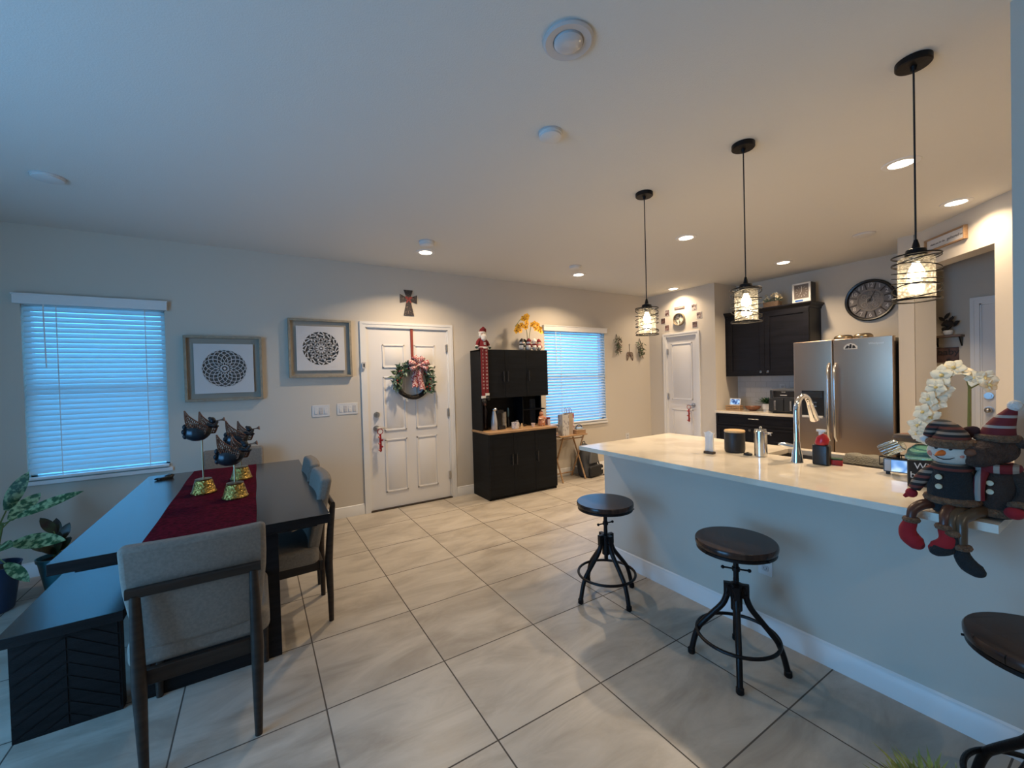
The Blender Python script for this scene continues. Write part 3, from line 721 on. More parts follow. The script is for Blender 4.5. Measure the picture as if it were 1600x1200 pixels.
# winged figures on gold bells
def angel(label, loc, rz, hp):
    t = thing('winged_figurine', label, 'figurine', loc, rz, 'winged horn-blowing figures on gold bells')
    MB().lathe([(.068, 0), (.069, .007), (.064, .013), (.056, .045), (.049, .070), (.046, .080), (.042, .083), (.010, .084)], n=40).build('bell_base', GOLD, t)
    MB().lathe([(.044, .0845), (.045, .089), (.006, .092)], n=30).build('bell_cap', BRASSP, t)
    MB().tube([(0, 0, .090), (0, 0, hp+.012)], .0045, 8).build('rod', BRASSP, t)
    p, r_ = smooth([(-.078, 0, hp+.062), (-.066, 0, hp+.060), (-.036, 0, hp+.053), (-.006, 0, hp+.053), (.020, 0, hp+.066), (.040, 0, hp+.088), (.050, 0, hp+.104)], [.030, .048, .055, .053, .041, .022, .013], 4)
    b = MB().tube(p, r_, 24)
    for k in range(6):
        q = 2*PI*k/6; b.sph((-.082, .034*math.cos(q), hp+.062+.034*math.sin(q)), (.014, .018, .018), n=12)
    b.build('body', ANGELD, t)
    up_ = [(.046, .088), (.020, .104), (-.006, .122), (-.030, .142), (-.052, .166), (-.068, .196)]
    lo_ = [(.030, .044), (.000, .044), (-.030, .054), (-.054, .080), (-.068, .120), (-.068, .196)]
    for s, dx, kz in ((-1, 0, 1.0), (1, .036, .92)):
        w = MB()
        def W3(p): return (p[0]*kz+dx, s*(.036+.16*max(0, p[1]-.06)), hp+p[1]*kz)
        L1 = smooth([W3(p) for p in up_], [.1]*6, 3)[0]; L2 = smooth([W3(p) for p in lo_], [.1]*6, 3)[0]
        w.tube(L1, .0042, 6); w.tube(L2, .0042, 6)
        for k in range(0, len(L1)-1): w.tube([L1[k], L2[k]], .0034, 5)
        for f_ in (.33, .66): w.tube([L1[k].lerp(L2[k], f_) for k in range(len(L1)-1)], .0036, 5)
        w.build('wing', COPPER, t)
    h = MB().sph((.062, 0, hp+.122), (.018, .017, .019), n=14); h.build('head', ANGELD, t)
    hr = MB().sph((.058, 0, hp+.130), (.018, .0185, .015), n=12).sph((.046, 0, hp+.138), .010, n=10); hr.build('hair', BLKM, t)
    MB().tube([(.076, 0, hp+.120), (.104, 0, hp+.124), (.116, 0, hp+.126), (.126, 0, hp+.128)], [.0035, .004, .007, .015], 12).build('horn', COPPER, t)
    ar = MB()
    for s in (-1, 1): ar.tube([(.046, s*.016, hp+.090), (.070, s*.018, hp+.088), (.088, s*.003, hp+.114)], [.010, .009, .006], 8)
    ar.sph((.072, 0, hp+.086), (.024, .020, .012), n=10)
    ar.build('arms', ANGELD, t)
    return t
angel('tallest winged figure on a gold bell, standing apart at the left on the runner', (-.305, 3.290, TZ+.0095), math.radians(-12), .335)
angel('low winged figure on a gold bell, nearest on the runner', (-.128, 3.030, TZ+.0095), math.radians(-14), .195)
angel('winged figure on a gold bell, farthest on the runner, behind the low one', (-.112, 3.600, TZ+.0095), math.radians(-14), .235)
mb = MB().rbox((-.055, -.022, .0), (.045, .022, .018), .016, 'z').sph((.025, 0, .018), (.032, .022, .014)).sph((-.05, .005, .010), (.022, .010, .009)).cyl((.03, -.02, .026), (.03, .02, .026), .006, n=10)
one('key_fob', mb, BLKP, 'small lumpy black item lying on the far left of the table top', 'small item', (-.600, 4.02, TZ+.0005), .6, bevel=.002)

# ------------------------------------------------------------ potted plants by the left wall
t = thing('potted_plant', 'dieffenbachia with cream-streaked leaves in a navy pot at the left edge', 'potted plant', (-1.53, 4.12, 0))
MB().lathe([(.098, 0), (.105, .01), (.140, .285), (.146, .300), (.138, .300), (.132, .27), (.0, .262)], n=40).build('pot', NAVY, t)
MB().lathe([(.131, .2705), (.0, .278)], n=30).build('soil', SOIL, t)
st = MB(); lf = MB(); rr = random.Random(11)
for k in range(4):
    a = k*1.6; st.tube([(.03*math.cos(a), .03*math.sin(a), .268), (.04*math.cos(a), .04*math.sin(a), .42), (.07*math.cos(a), .07*math.sin(a), .58)], [.013, .011, .007], 8)
for (az, el, L, W, z) in ((-5, 26, .34, .075, .56), (-28, 5, .30, .11, .44), (10, 70, .26, .09, .56), (-60, 20, .27, .10, .40), (-85, 45, .26, .10, .52), (60, 40, .25, .1, .5), (130, 25, .3, .11, .48), (180, 45, .3, .11, .55), (230, 20, .3, .11, .42), (280, 58, .24, .09, .58), (-40, -30, .20, .07, .38)):
    a, e_ = math.radians(az), math.radians(el); d = Vector((math.cos(a)*math.cos(e_), math.sin(a)*math.cos(e_), math.sin(e_)))
    b0 = Vector((.05*math.cos(a), .05*math.sin(a), z)); b1 = b0 + d*.10
    st.tube([b0-Vector((0, 0, .06)), b0, b1], [.006, .005, .004], 6); lf.leaf(b1, d, L, W, .16, (.1, -.75, .65), n=9)
st.build('stem', STEM, t); lf.build('leaves', LEAFV, t)
t = thing('potted_plant', 'small rubber plant with dark reddish leaves in a teal pot', 'potted plant', (-1.285, 4.345, 0))
MB().lathe([(.062, 0), (.066, .008), (.098, .210), (.106, .212), (.108, .236), (.100, .236), (.094, .21), (.0, .204)], n=40).build('pot', TEAL, t)
MB().lathe([(.093, .2105), (.0, .217)], n=30).build('soil', SOIL, t)
st = MB(); lf = MB()
for (x, y, az, el, L, z) in ((0, 0, 100, 75, .15, .36), (0, 0, 190, 62, .15, .40), (.02, 0, 20, 68, .13, .34), (0, 0, 200, 30, .15, .28), (0, .01, -20, 45, .12, .27), (.01, 0, 250, 30, .16, .26), (-.01, 0, 300, 40, .14, .25), (0, 0, 60, 35, .13, .27), (0, 0, 150, 45, .14, .26), (0, 0, -60, 60, .13, .30)):
    a, e_ = math.radians(az), math.radians(el); d = Vector((math.cos(a)*math.cos(e_), math.sin(a)*math.cos(e_), math.sin(e_)))
    st.tube([(x, y, .212), (x, y, z-.02), Vector((x, y, z))+d*.02], .004, 6); lf.leaf(Vector((x, y, z)), d, L, .065, .12, (.1, -.8, .6), n=8)
st.build('stem', STEM, t); lf.build('leaves', LEAFB, t)

# ------------------------------------------------------------ wall art, switches, cross
def art(label, cx, cz, kind):
    t = thing('framed_art', label, 'wall art', (cx, WY, cz), 0)
    R = .300; T = .046
    mb = MB()
    for q in ((-R, -R, R, -R+.022), (-R, R-.022, R, R), (-R, -R+.022, -R+.022, R-.022), (R-.022, -R+.022, R, R-.022)): mb.box((q[0], -T, q[1]), (q[2], -.002, q[3]))
    mb.build('frame', FRAMEW, t, bevel=.002)
    MB().box((-R+.022, -.014, -R+.022), (R-.022, -.004, R-.022)).build('backing', mat('beige_linen_backing', (.36, .32, .26), .9, bump=.3, bscale=300), t)
    M = .228; rc = .172; mb = MB()       # raised white mount with a round hole
    n = 48; vs = []; fs = []
    for yv in (-.032, -.026):
        for k in range(n):
            a = 2*PI*k/n; ca, sa = math.cos(a), math.sin(a); s = M/max(abs(ca), abs(sa)); vs += [(rc*ca, yv, rc*sa), (s*ca, yv, s*sa)]
    for k in range(n):
        a, b = 2*k, 2*((k+1) % n); fs += [(a, b, b+1, a+1), (2*n+a, 2*n+a+1, 2*n+b+1, 2*n+b), (a+1, b+1, 2*n+b+1, 2*n+a+1), (a, 2*n+a, 2*n+b, b)]
    mb.add(vs, fs)
    # lattice of white paper strips over the hole
    def strip(pts, wd, closed):
        N = len(pts); vv = []; ff = []
        for i in range(N):
            p = Vector(pts[i]); q = Vector(pts[(i+1) % N] if closed else pts[min(i+1, N-1)]); o_ = Vector(pts[i-1] if closed else pts[max(i-1, 0)])
            tn = (q-o_).normalized(); nn = Vector((-tn.y, tn.x))*wd/2
            for s, yv in ((1, -.0315), (-1, -.0315), (-1, -.027), (1, -.027)): vv.append((p.x+nn.x*s, yv, p.y+nn.y*s))
        for i in range(N if closed else N-1):
            a, b = 4*i, 4*((i+1) % N)
            for k in range(4): ff.append((a+k, a+(k+1) % 4, b+(k+1) % 4, b+k))
        mb.add(vv, ff)
    if kind == 0:
        for k in range(16):
            a = 2*PI*k/16; r = .088
            strip([(.086*math.cos(a)+r*math.cos(b), .086*math.sin(a)+r*math.sin(b)) for b in [2*PI*j/28 for j in range(28)]], .0052, True)
        for r in (.020,): strip([(r*math.cos(b), r*math.sin(b)) for b in [2*PI*j/20 for j in range(20)]], .006, True)
    else:
        for k in range(12):
            a = 2*PI*k/12
            for (l0, l1, wv) in ((.0, .118, .36), (.055, .178, .50)):
                for sg in (-1, 1):
                    strip([((l0+(l1-l0)*f)*math.cos(a+sg*wv*math.sin(PI*f)*.62), (l0+(l1-l0)*f)*math.sin(a+sg*wv*math.sin(PI*f)*.62)) for f in [j/10 for j in range(11)]], .0085, False)
        for r in (.060, .105, .145, ): strip([(r*(1+.05*math.sin(12*b))*math.cos(b), r*(1+.05*math.sin(12*b))*math.sin(b)) for b in [2*PI*j/60 for j in range(60)]], .010, True)
    mb.build('paper_cutout', PAPER, t)
    MB().cyl((0, -.033, 0), (0, -.0265, 0), .011, n=20).build('centre_disc', PAPER, t)
    MB().cyl((0, -.0145, 0), (0, -.0165, 0), rc+.01, n=40).build('painted_shadow_disc', SHADE, t)  # dark disc paints the shadow seen through the paper lattice
art('left framed white paper cut-out with fine overlapping circles, by the window', -.243, 1.610, 0)
art('right framed white paper cut-out with bold star rosette, by the front door', .585, 1.808, 1)
def switch(name, label, cx, cz, W, n):
    t = thing(name, label, 'light switch', (cx, WY, cz))
    MB().rbox((-W/2, -.006, -.060), (W/2, -.0005, .060), .005, 'y').build('wall_plate', PLAST, t, bevel=.0015)
    for k in range(n):
        x = (k-(n-1)/2)*.046
        MB().box((x-.0165, -.0085, -.034), (x+.0165, -.0062, .034)).box((x-.0135, -.0115, -.030), (x+.0135, -.0086, .002)).build('rocker', PLASTY if k % 2 else PLAST, t, bevel=.0008)
switch('light_switch', 'left white switch plate with three rockers, between picture and front door', .567, 1.160, .168, 3)
switch('light_switch', 'right white switch plate with four rockers, next to the front door', .829, 1.166, .212, 4)
def outlet(label, M):
    t = thing('wall_outlet', label, 'outlet'); t.matrix_world = M
    MB().rbox((-.037, -.006, -.060), (.037, -.0005, .060), .005, 'y').build('cover_plate', PLAST, t, bevel=.0012)
    for z in (-.022, .022):
        MB().rbox((-.017, -.0085, z-.015), (.017, -.0062, z+.015), .008, 'y').box((-.008, -.009, z-.004), (-.006, -.0086, z+.006), 1).box((.006, -.009, z-.004), (.008, -.0086, z+.006), 1).cyl((0, -.009, z-.009), (0, -.0086, z-.009), .0024, n=8, m=1).build('socket', [PLASTY, BLKM], t)
outlet('white outlet low on the blue-lit peninsula wall behind the middle stool', Matrix.Translation((2.335, 1.186, .395)) @ Matrix.Rotation(-PI/2, 4, 'Z'))
outlet('white outlet low on the back wall between right window and pantry', Matrix.Translation((5.10, WY, .44)))
# cross
mb = MB(); 
mb.prism([(-.055, .148), (.055, .148), (.022, .060), (.100, .095), (.100, -.005), (.025, .020), (.062, -.148), (-.062, -.148), (-.025, .020), (-.100, -.005), (-.100, .095), (-.022, .060)], -.012, -.001)
t = thing('wall_cross', 'dark mottled flared cross with a red bow at its centre, above the front door', 'cross', (1.535, WY, 2.352))
mb.build('cross_body', mat('mottled_dark_mosaic', (.26, .19, .15), .4, col2=(.035, .028, .030), scale=70, p0=.56, p1=.66), t, bevel=.002)
MB().leaf((0, -.016, .045), (-1, 0, .5), .05, .03, 0, (0, -1, 0)).leaf((0, -.016, .045), (1, 0, .5), .05, .03, 0, (0, -1, 0)).leaf((0, -.016, .045), (-.6, 0, -1), .06, .02, 0, (0, -1, 0)).leaf((0, -.016, .045), (.6, 0, -1), .06, .02, 0, (0, -1, 0)).sph((0, -.017, .045), .010, n=10).build('bow', mat('dull_red', (.30, .05, .045), .6), t)

# ------------------------------------------------------------ wreath on the front door
t = thing('door_wreath', 'evergreen wreath with patterned red and white bow on the front door', 'wreath', (1.545, WY, 1.475))
MB().box((.000, -.0045, .19), (.030, -.0015, .580)).box((.000, .012, .578), (.030, -.0045, .580)).build('hanger_strap', mat('brown_red_strap', (.23, .035, .022), .6), t)
mb = MB(); rr = random.Random(2)
pts = [(.185*math.cos(a), -.045+.006*math.sin(5*a), .185*math.sin(a)-.035) for a in [2*PI*k/48 for k in range(48)]]
mb.tube(pts, [.025+.003*math.sin(7*k) for k in range(48)], 10, 0, True)
for q in range(5): mb.tube([((.185+.022*math.cos(a*9+q))*math.cos(a), -.045+.024*math.sin(a*9+q), (.185+.022*math.cos(a*9+q))*math.sin(a)-.035) for a in [2*PI*k/120 for k in range(120)]], .0045, 5, 0, True)
mb.build('vine_ring', VINE, t)
f1, f2 = MB(), MB()
for k in range(430):
    a = math.radians(rr.uniform(-42, 200)); rad = .19+rr.uniform(-.05, .045); y = -.055-rr.uniform(0, .045)
    p = Vector((rad*math.cos(a), y, rad*math.sin(a)-.035)); tang = Vector((-math.sin(a), 0, math.cos(a)))*rr.choice((-1, 1)); out = Vector((math.cos(a), 0, math.sin(a)))
    d = (tang*rr.uniform(.2, 1) + out*rr.uniform(-.5, 1.1) + Vector((0, -rr.uniform(0, .9), 0)))
    (f1 if rr.random() < .62 else f2).leaf(p, d, rr.uniform(.04, .085), rr.uniform(.010, .026), .2, (rr.uniform(-1, 1), -1, rr.uniform(-1, 1)), n=3)
a1 = f1.build('fir_foliage', GREENF, t); a2 = f2.build('eucalyptus_leaves', EUCA, t)
mb = MB()
for k in range(26):
    a = math.radians(rr.uniform(-30, 190)); r_ = .185+rr.uniform(-.03, .03); mb.sph((r_*math.cos(a), -.105+rr.uniform(-.01, .01), r_*math.sin(a)-.035), .008, n=8)
mb.build('berries', BERRY, t)
def loop(mb, c, d, L, W, nrm):
    c, d, nrm = Vector(c), Vector(d).normalized(), Vector(nrm).normalized(); s = d.cross(nrm).normalized(); vs = []; N = 12
    for i in range(N+1):
        a = PI*2*i/N; q = c + d*(L*.5*(1-math.cos(a))) + nrm*(L*.26*math.sin(a)); ww = W*(.25+.75*math.sin(a/2))
        vs += [q - s*ww/2, q + s*ww/2]
    mb.add(vs, [(2*i, 2*i+1, 2*i+3, 2*i+2) for i in range(N)])
mb = MB()
for k, (az, L) in enumerate(((165, .13), (205, .12), (15, .13), (-25, .12), (120, .12), (60, .11), (90, .09))):
    a = math.radians(az); loop(mb, (.045, -.115, .150), (math.cos(a), -.25, math.sin(a)), L, .062, (0, -1, .15))
mb.sph((.045, -.125, .150), (.022, .02, .022), n=12)
o = mb.build('bow', BOWM, t); o.modifiers.new('thick', 'SOLIDIFY').thickness = .0015
for (x0, x1, zb) in ((.020, -.005, -.115), (.060, .085, -.150)):
    mb = MB(); vs = []
    for i in range(13):
        f = i/12; x = x0+(x1-x0)*f+.008*math.sin(f*9); y = -.112-.008*math.sin(f*7); z = .140+(zb-.140)*f; vs += [(x-.036, y+.006, z), (x, y-.003, z), (x+.036, y+.006, z)]
    vs[-2] = (vs[-2][0], vs[-2][1], vs[-2][2]+.025)
    mb.add(vs, [(3*i+j, 3*i+j+1, 3*i+j+4, 3*i+j+3) for i in range(12) for j in (0, 1)])
    o = mb.build('ribbon_tail', BOWM, t); o.modifiers.new('thick', 'SOLIDIFY').thickness = .0015
# bell strips on the two door handles
def bells(label, loc, rz):
    t = thing('jingle_bell_hanger', label, 'door hanger', loc, rz, 'red bell hangers on door handles')
    MB().ring((0, 0, 0), .030, .004, 24, 8, 0, 'y').build('loop', REDF, t)
    MB().prism([(-.010, -.030), (.010, -.030), (.014, -.215), (0, -.230), (-.014, -.215)], -.002, .002).build('strap', REDF, t)
    for k in range(5):
        x = .016*(1 if k % 2 else -1); MB().sph((x, -.010, -.060-.036*k), .011, n=12).box((x-.008, -.0215, -.061-.036*k), (x+.008, -.020, -.059-.036*k)).build('bell', BERRY if k % 2 else mat('pale_red_bell', (.55, .16, .13), .3), t)
bells('red strip of small bells hanging from the front door handle', (1.150, WY-.062, .895), 0)
bells('red strip of small bells hanging from the pantry door lever', (5.632, 3.950, .925), -PI/2)

# ------------------------------------------------------------ black coffee hutch
HX0, HX1, HF, HU = 2.300, 3.290, 4.245, 4.400
t = thing('coffee_hutch', 'tall black hutch with oak counter holding mugs, between front door and right window', 'cabinet', ((HX0+HX1)/2, 4.47, 0))
W = (HX1-HX0)/2
def HL(y): return y-4.47
yb = HL(4.690)
mb = MB().box((-W, HL(HF)+.019, 0), (-W+.018, yb, .785)).box((W-.018, HL(HF)+.019, 0), (W, yb, .785)).box((-W+.018, HL(HF)+.019, .03), (W-.018, yb, .05)).box((-W+.018, yb-.012, .05), (W-.018, yb, .785)).box((-W+.018, HL(HF)+.04, 0), (W-.018, HL(HF)+.055, .03))
mb.build('base_body', BLACKW, t, bevel=.002)
MB().box((-W-.008, HL(HF)-.010, .7855), (W+.008, yb, .812)).build('counter', OAKX, t, bevel=.003)
mb = MB().box((-W, HL(HU)+.019, .8125), (-W+.018, yb, 1.800)).box((W-.018, HL(HU)+.019, 1.205), (W, yb, 1.800)).box((-W+.018, yb-.012, .8125), (W-.018, yb, 1.78)).box((-W+.018, HL(HU)+.019, 1.205), (W-.018, yb-.012, 1.225)).box((-W, HL(HU)+.019, 1.782), (W, yb, 1.802)).box((W-.018, HL(HU)+.16, .8125), (W, yb, 1.205))
mb.build('upper_body', BLACKW, t, bevel=.002)
mb = MB().box((W-.36, HL(HU)+.06, 1.02), (W-.018, yb-.012, 1.034)).box((W-.372, HL(HU)+.06, .8125), (W-.36, yb-.012, 1.205)); mb.build('shelf', BLACKW, t)
def hdoor(x0, x1, z0, z1, yf, hx, hz):
    d = MB().box((x0+.0015, yf, z0), (x1-.0015, yf+.018, z1)); d.box((x0+.05, yf-.001, z0+.05), (x1-.05, yf, z1-.05))
    o = d.build('door', BLACKW, t, bevel=.0015)
    MB().rbox((hx-.007, yf-.028, hz-.065), (hx+.007, yf-.020, hz+.065), .003, 'z').box((hx-.004, yf-.020, hz+.045), (hx+.004, yf-.001, hz+.053)).box((hx-.004, yf-.020, hz-.053), (hx+.004, yf-.001, hz-.045)).build('handle', BLKP, o)
x1_, x2_ = -W+.335, -W+.650
for (z0, z1, yf, hz) in ((.035, .782, HL(HF), .46), (1.207, 1.798, HL(HU), 1.47)):
    hdoor(-W, x1_, z0, z1, yf, x1_-.030, hz); hdoor(x1_, x2_, z0, z1, yf, x1_+.030, hz); hdoor(x2_, W, z0, z1, yf, x2_+.030, hz)
HZ = .8125
# coffee machine with pale column
t = thing('coffee_machine', 'tall pale metal soda bottle machine with black arm, left end of the hutch counter', 'kitchen appliance', (2.475, 4.43, HZ), .2)
MB().lathe([(.036, 0), (.040, .006), (.038, .10), (.026, .19), (.020, .225), (.018, .235)], n=30).build('column', mat('pale_grey_metal', (.50, .52, .55), .35, .3), t)
MB().sph((.012, 0, .250), (.036, .028, .024)).sph((.030, 0, .258), (.020, .018, .014)).build('head', STEELB, t)
MB().rbox((.042, -.050, 0), (.150, .050, .045), .015, 'z').rbox((.050, .010, .045), (.135, .050, .200), .01, 'z').rbox((.035, -.03, .200), (.140, .050, .240), .01, 'z').build('black_body', BLKP, t)
t = thing('soda_bottle', 'dark bottle with pinkish cap behind the soda machine on the hutch counter', 'bottle', (2.42, 4.565, HZ))
MB().lathe([(.035, 0), (.037, .01), (.037, .22), (.020, .28), (.016, .30)], n=24).build('bottle_body', mat('dark_bottle', (.02, .012, .014), .2), t)
MB().lathe([(.019, .301), (.019, .335), (.0, .338)], n=20).build('cap', mat('pinkish_cap', (.30, .17, .16), .4), t)
# stacked mugs
def mug(label, loc, rz, m, grp=None, r=.038, h=.068):
    t = thing('mug', label, 'mug', loc, rz, grp)
    MB().lathe([(r*.82, 0), (r*.95, .004), (r, .02), (r, h), (r-.004, h), (r-.005, .012), (0, .008)], n=28).build('cup', m, t)
    MB().tube([(-r+.002, 0, h*.80), (-r-.018, 0, h*.82), (-r-.026, 0, h*.5), (-r-.016, 0, h*.2), (-r+.001, 0, h*.22)], .0042, 8).build('handle', m, t)
    return t
GB = mat('grey_beige_stoneware', (.36, .33, .27), .35)
for k, lb in enumerate(('bottom mug of the grey-beige mug stack on the hutch', 'second mug from the bottom of the grey-beige stack on the hutch', 'top mug of the grey-beige mug stack on the hutch')):
    mug(lb, (2.660, 4.52, HZ+.0685*k), -.3, GB, 'stacked mugs on the hutch')
t = thing('milk_frother', 'slim blue-grey upright frother behind the white mug on the hutch', 'kitchen tool', (2.780, 4.60, HZ))
MB().lathe([(.020, 0), (.020, .08), (.009, .10), (.009, .13)], n=18).build('stand', BLKP, t)
MB().lathe([(.010, .131), (.014, .15), (.015, .20), (.011, .245), (0, .252)], n=18).build('grip', mat('blue_grey_grip', (.06, .13, .18), .35), t)
mug('white lettered mug with handle to the right, front of the hutch counter', (2.735, 4.360, HZ), PI+.15, mat('white_printed_ceramic', (.66, .62, .60), .25, col2=(.30, .27, .33), scale=42, p0=.36, p1=.42), None, .046, .082)
t = thing('round_cookie_tag', 'small round tan tag leaning by the handle of the white mug', 'ornament', (2.812, 4.325, HZ))
MB().cyl((0, -.003, .022), (0, .003, .022), .021, n=20).cyl((0, -.003, .052), (0, .003, .052), .012, n=14).build('tag_body', mat('tan_cookie', (.55, .38, .20), .7), t)
t = thing('serving_tray', 'dark oval tray holding small jars at the middle of the hutch counter', 'tray', (2.91, 4.53, HZ))
MB().rbox((-.085, -.06, 0), (.085, .06, .012), .05, 'z').build('tray_base', mat('dark_bronze_tray', (.06, .045, .035), .4, .4), t)
MB().lathe([(.98, 0), (1, .028), (.94, .028), (.92, .002)], n=36, M=Matrix.Diagonal((.088, .063, 1, 1))).build('rim', mat('dark_bronze_tray', (.06, .045, .035), .4, .4), t)
def jar(label, loc, m, lid, r=.022, h=.05):
    t = thing('small_jar', label, 'jar', loc, 0, 'little jars on the hutch tray')
    MB().lathe([(r*.9, 0), (r, .005), (r, h*.8), (r*.7, h)], n=20).build('jar_body', m, t)
    MB().lathe([(r*.75, h+.0005), (r*.78, h+.012), (0, h+.016)], n=18).build('lid', lid, t)
jar('left little jar with brown body and pale lid on the hutch tray', (2.872, 4.53, HZ+.0125), mat('brown_jar', (.16, .07, .04), .3), PLASTY, .024, .055)
jar('right little dark jar with shiny pale lid on the hutch tray', (2.940, 4.53, HZ+.0125), BLKP, CERAM, .022, .060)
one('small_cup', MB().lathe([(.016, 0), (.019, .003), (.026, .048), (.023, .048), (.017, .008), (0, .006)], n=24), mat('pinkish_white_ceramic', (.62, .50, .46), .3), 'small pinkish white handleless cup on the hutch counter', 'cup', (3.005, 4.355, HZ))
t = thing('gingerbread_cookie_jar', 'brown and white iced gingerbread figure jar near the right end of the hutch', 'cookie jar', (3.160, 4.385, HZ))
MB().lathe([(.036, 0), (.044, .005), (.048, .03), (.046, .055), (.040, .072)], n=30).build('jar_body', GINGER, t)
MB().lathe([(.041, .0725), (.045, .085), (.040, .115), (.028, .132)], n=30).build('torso', GINGER, t)
MB().sph((0, 0, .158), (.031, .029, .029)).build('head', GINGER, t)
MB().lathe([(.020, .186), (.024, .190), (.010, .197), (0, .199)], n=20).build('cap', mat('brown_cap', (.12, .045, .02), .4), t)
mb = MB()
for s in (-1, 1): mb.tube([(s*.038, -.005, .112), (s*.052, -.022, .095), (s*.034, -.040, .088)], [.012, .012, .010], 10)
mb.build('arms', GINGER, t)
mb = MB().sph((-.010, -.027, .164), .004, n=8).sph((.010, -.027, .164), .004, n=8).sph((0, -.041, .100), .004, n=8).sph((0, -.046, .050), .004, n=8); mb.build('icing_dots', CERAM, t)
t = thing('wine_rack', 'dark ribbed upright rack at the right end of the hutch niche', 'rack', (3.115, 4.56, HZ))
mb = MB().box((-.045, -.045, 0), (.045, .05, .01))
for k in range(5): mb.tube([(-.036+.018*k, -.038, .01), (-.036+.018*k, -.038, .34)], .004, 8)
mb.box((-.042, -.042, .34), (.042, -.034, .346)); mb.build('rods', mat('slate_metal', (.035, .045, .06), .35, .6), t)
t = thing('greeting_mug', 'white square mug with dark red rim at the right end of the hutch', 'mug', (3.272, 4.40, HZ))
MB().rbox((-.022, -.032, 0), (.022, .032, .078), .008, 'z').build('cup', mat('pale_lilac_ceramic', (.55, .50, .54), .3), t)
MB().rbox((-.022, -.032, .0785), (.022, .032, .100), .008, 'z').build('rim', DRED, t)
MB().tube([(-.022, -.01, .085), (-.040, -.01, .075), (-.042, -.01, .045), (-.022, -.01, .015)], .005, 8).build('handle', DRED, t)

# plush doll with long dangling calendar legs, on the hutch top
t = thing('long_legged_plush_doll', 'white-bearded red plush doll with long numbered legs hanging down the hutch', 'plush toy', (2.335, 4.425, 1.8025), .12)
MB().tube([(0, 0, .006), (0, 0, .03), (0, 0, .09), (0, 0, .135)], [.060, .062, .052, .030], 20).build('torso', DRED, t)
MB().lathe([(.064, .004), (.069, .010), (.064, .028), (.058, .030)], n=24).build('jacket_hem', WHF, t)
mb = MB()
for s in (-1, 1): mb.tube([(s*.035, 0, .115), (s*.068, -.008, .085), (s*.086, -.015, .045)], [.022, .021, .018], 12)
mb.build('sleeves', DRED, t)
mb = MB(); mt_ = MB()
for s in (-1, 1): mb.sph((s*.090, -.018, .038), (.021, .019, .013)); mt_.sph((s*.098, -.022, .020), (.018, .017, .014))
mb.build('cuffs', WHF, t); mt_.build('mittens', mat('dark_green_mitten', (.02, .06, .035), .9), t)
MB().sph((0, -.006, .175), (.038, .034, .040)).build('head', mat('peach_felt', (.60, .38, .28), .9), t)
mb = MB().tube([(0, -.036, .180), (-.004, -.046, .150), (-.006, -.048, .115), (-.004, -.048, .095)], [.016, .036, .030, .008], 14)
for s in (-1, 1): mb.sph((s*.034, -.012, .168), (.014, .020, .028)); mb.sph((s*.012, -.046, .172), (.014, .008, .007))
mb.build('beard', WHF, t)
MB().sph((0, -.044, .181), .007, n=10).build('nose', mat('peach_felt', (.6, .38, .28), .9), t)
MB().sph((-.012, -.037, .190), .003, n=8).sph((.012, -.037, .190), .003, n=8).build('eyes', BLKP, t)
MB().tube([(0, 0, .205), (.006, 0, .232), (.025, 0, .252), (.050, 0, .240), (.056, 0, .215)], [.036, .030, .024, .016, .010], 14).build('hat', DRED, t)
MB().lathe([(.040, .190), (.045, .198), (.040, .212)], n=24).sph((.058, 0, .202), .015, n=12).build('hat_trim', WHF, t)
MB().box((-.013, -.060, .052), (.013, -.052, .078)).box((-.006, -.062, .059), (.006, -.060, .071), 1).build('buckle', [CERAM, BLKP], t)
for s in (-1, 1):
    x = s*.026-.012; lg = MB(); yl = -.062
    L = -.560 if s < 0 else -.530
    lg.rbox((x-.025, -.030, -.0005), (x+.025, -.001, .020), .008, 'z'); lg.rbox((x-.025, yl, L), (x+.025, yl+.012, .018), .005, 'z'); lg.box((x-.024, yl+.006, .004), (x+.024, -.01, .020))
    l = lg.build('leg', DRED, t, bevel=.003)
    nm = MB()
    for k in range(12):
        n_ = k+1 if s < 0 else k+13
        text_mb(nm, str(n_), .026, frame_M((x, yl-.001, -.02-.041*k), (1, 0, 0), (0, 0, 1)))
    nm.build('numbers', CERAM, l)
    MB().rbox((x-.028, yl-.008, L-.030), (x+.028, yl+.018, L-.0005), .006, 'z').build('boot_cuff', WHF, l)
    MB().tube([(x, yl+.005, L-.030), (x, yl, L-.060), (x, yl-.03, L-.070)], [.024, .024, .018], 12).build('boot', BLKM, l)

# yellow orchid in a ring of little plush snowmen
t = thing('yellow_orchid', 'potted yellow silk orchid on top of the black hutch', 'flower arrangement', (3.075, 4.53, 1.8025))
MB().lathe([(.036, 0), (.040, .006), (.052, .075), (.047, .075), (.036, .06), (0, .058)], n=28).build('pot', CERAM, t)
st = MB(); fl = MB(); ct = MB()
def flower(fl, ct, c, nrm, s, rr):
    nrm = Vector(nrm).normalized(); u = nrm.orthogonal().normalized(); v = nrm.cross(u); c = Vector(c); ph = rr.random()*6
    for k in range(5):
        a = ph+2*PI*k/5; d = (u*math.cos(a)+v*math.sin(a)) + nrm*.25; fl.leaf(c, d, s*(1 if k % 2 else .88), s*.80, .10, nrm, n=5, fold=.2)
    ct.sph(c+nrm*.006, s*.16, n=8); ct.tube([c+nrm*.004, c+nrm*.018-Vector((0, 0, .004))], [s*.14, s*.07], 8)
rr = random.Random(21)
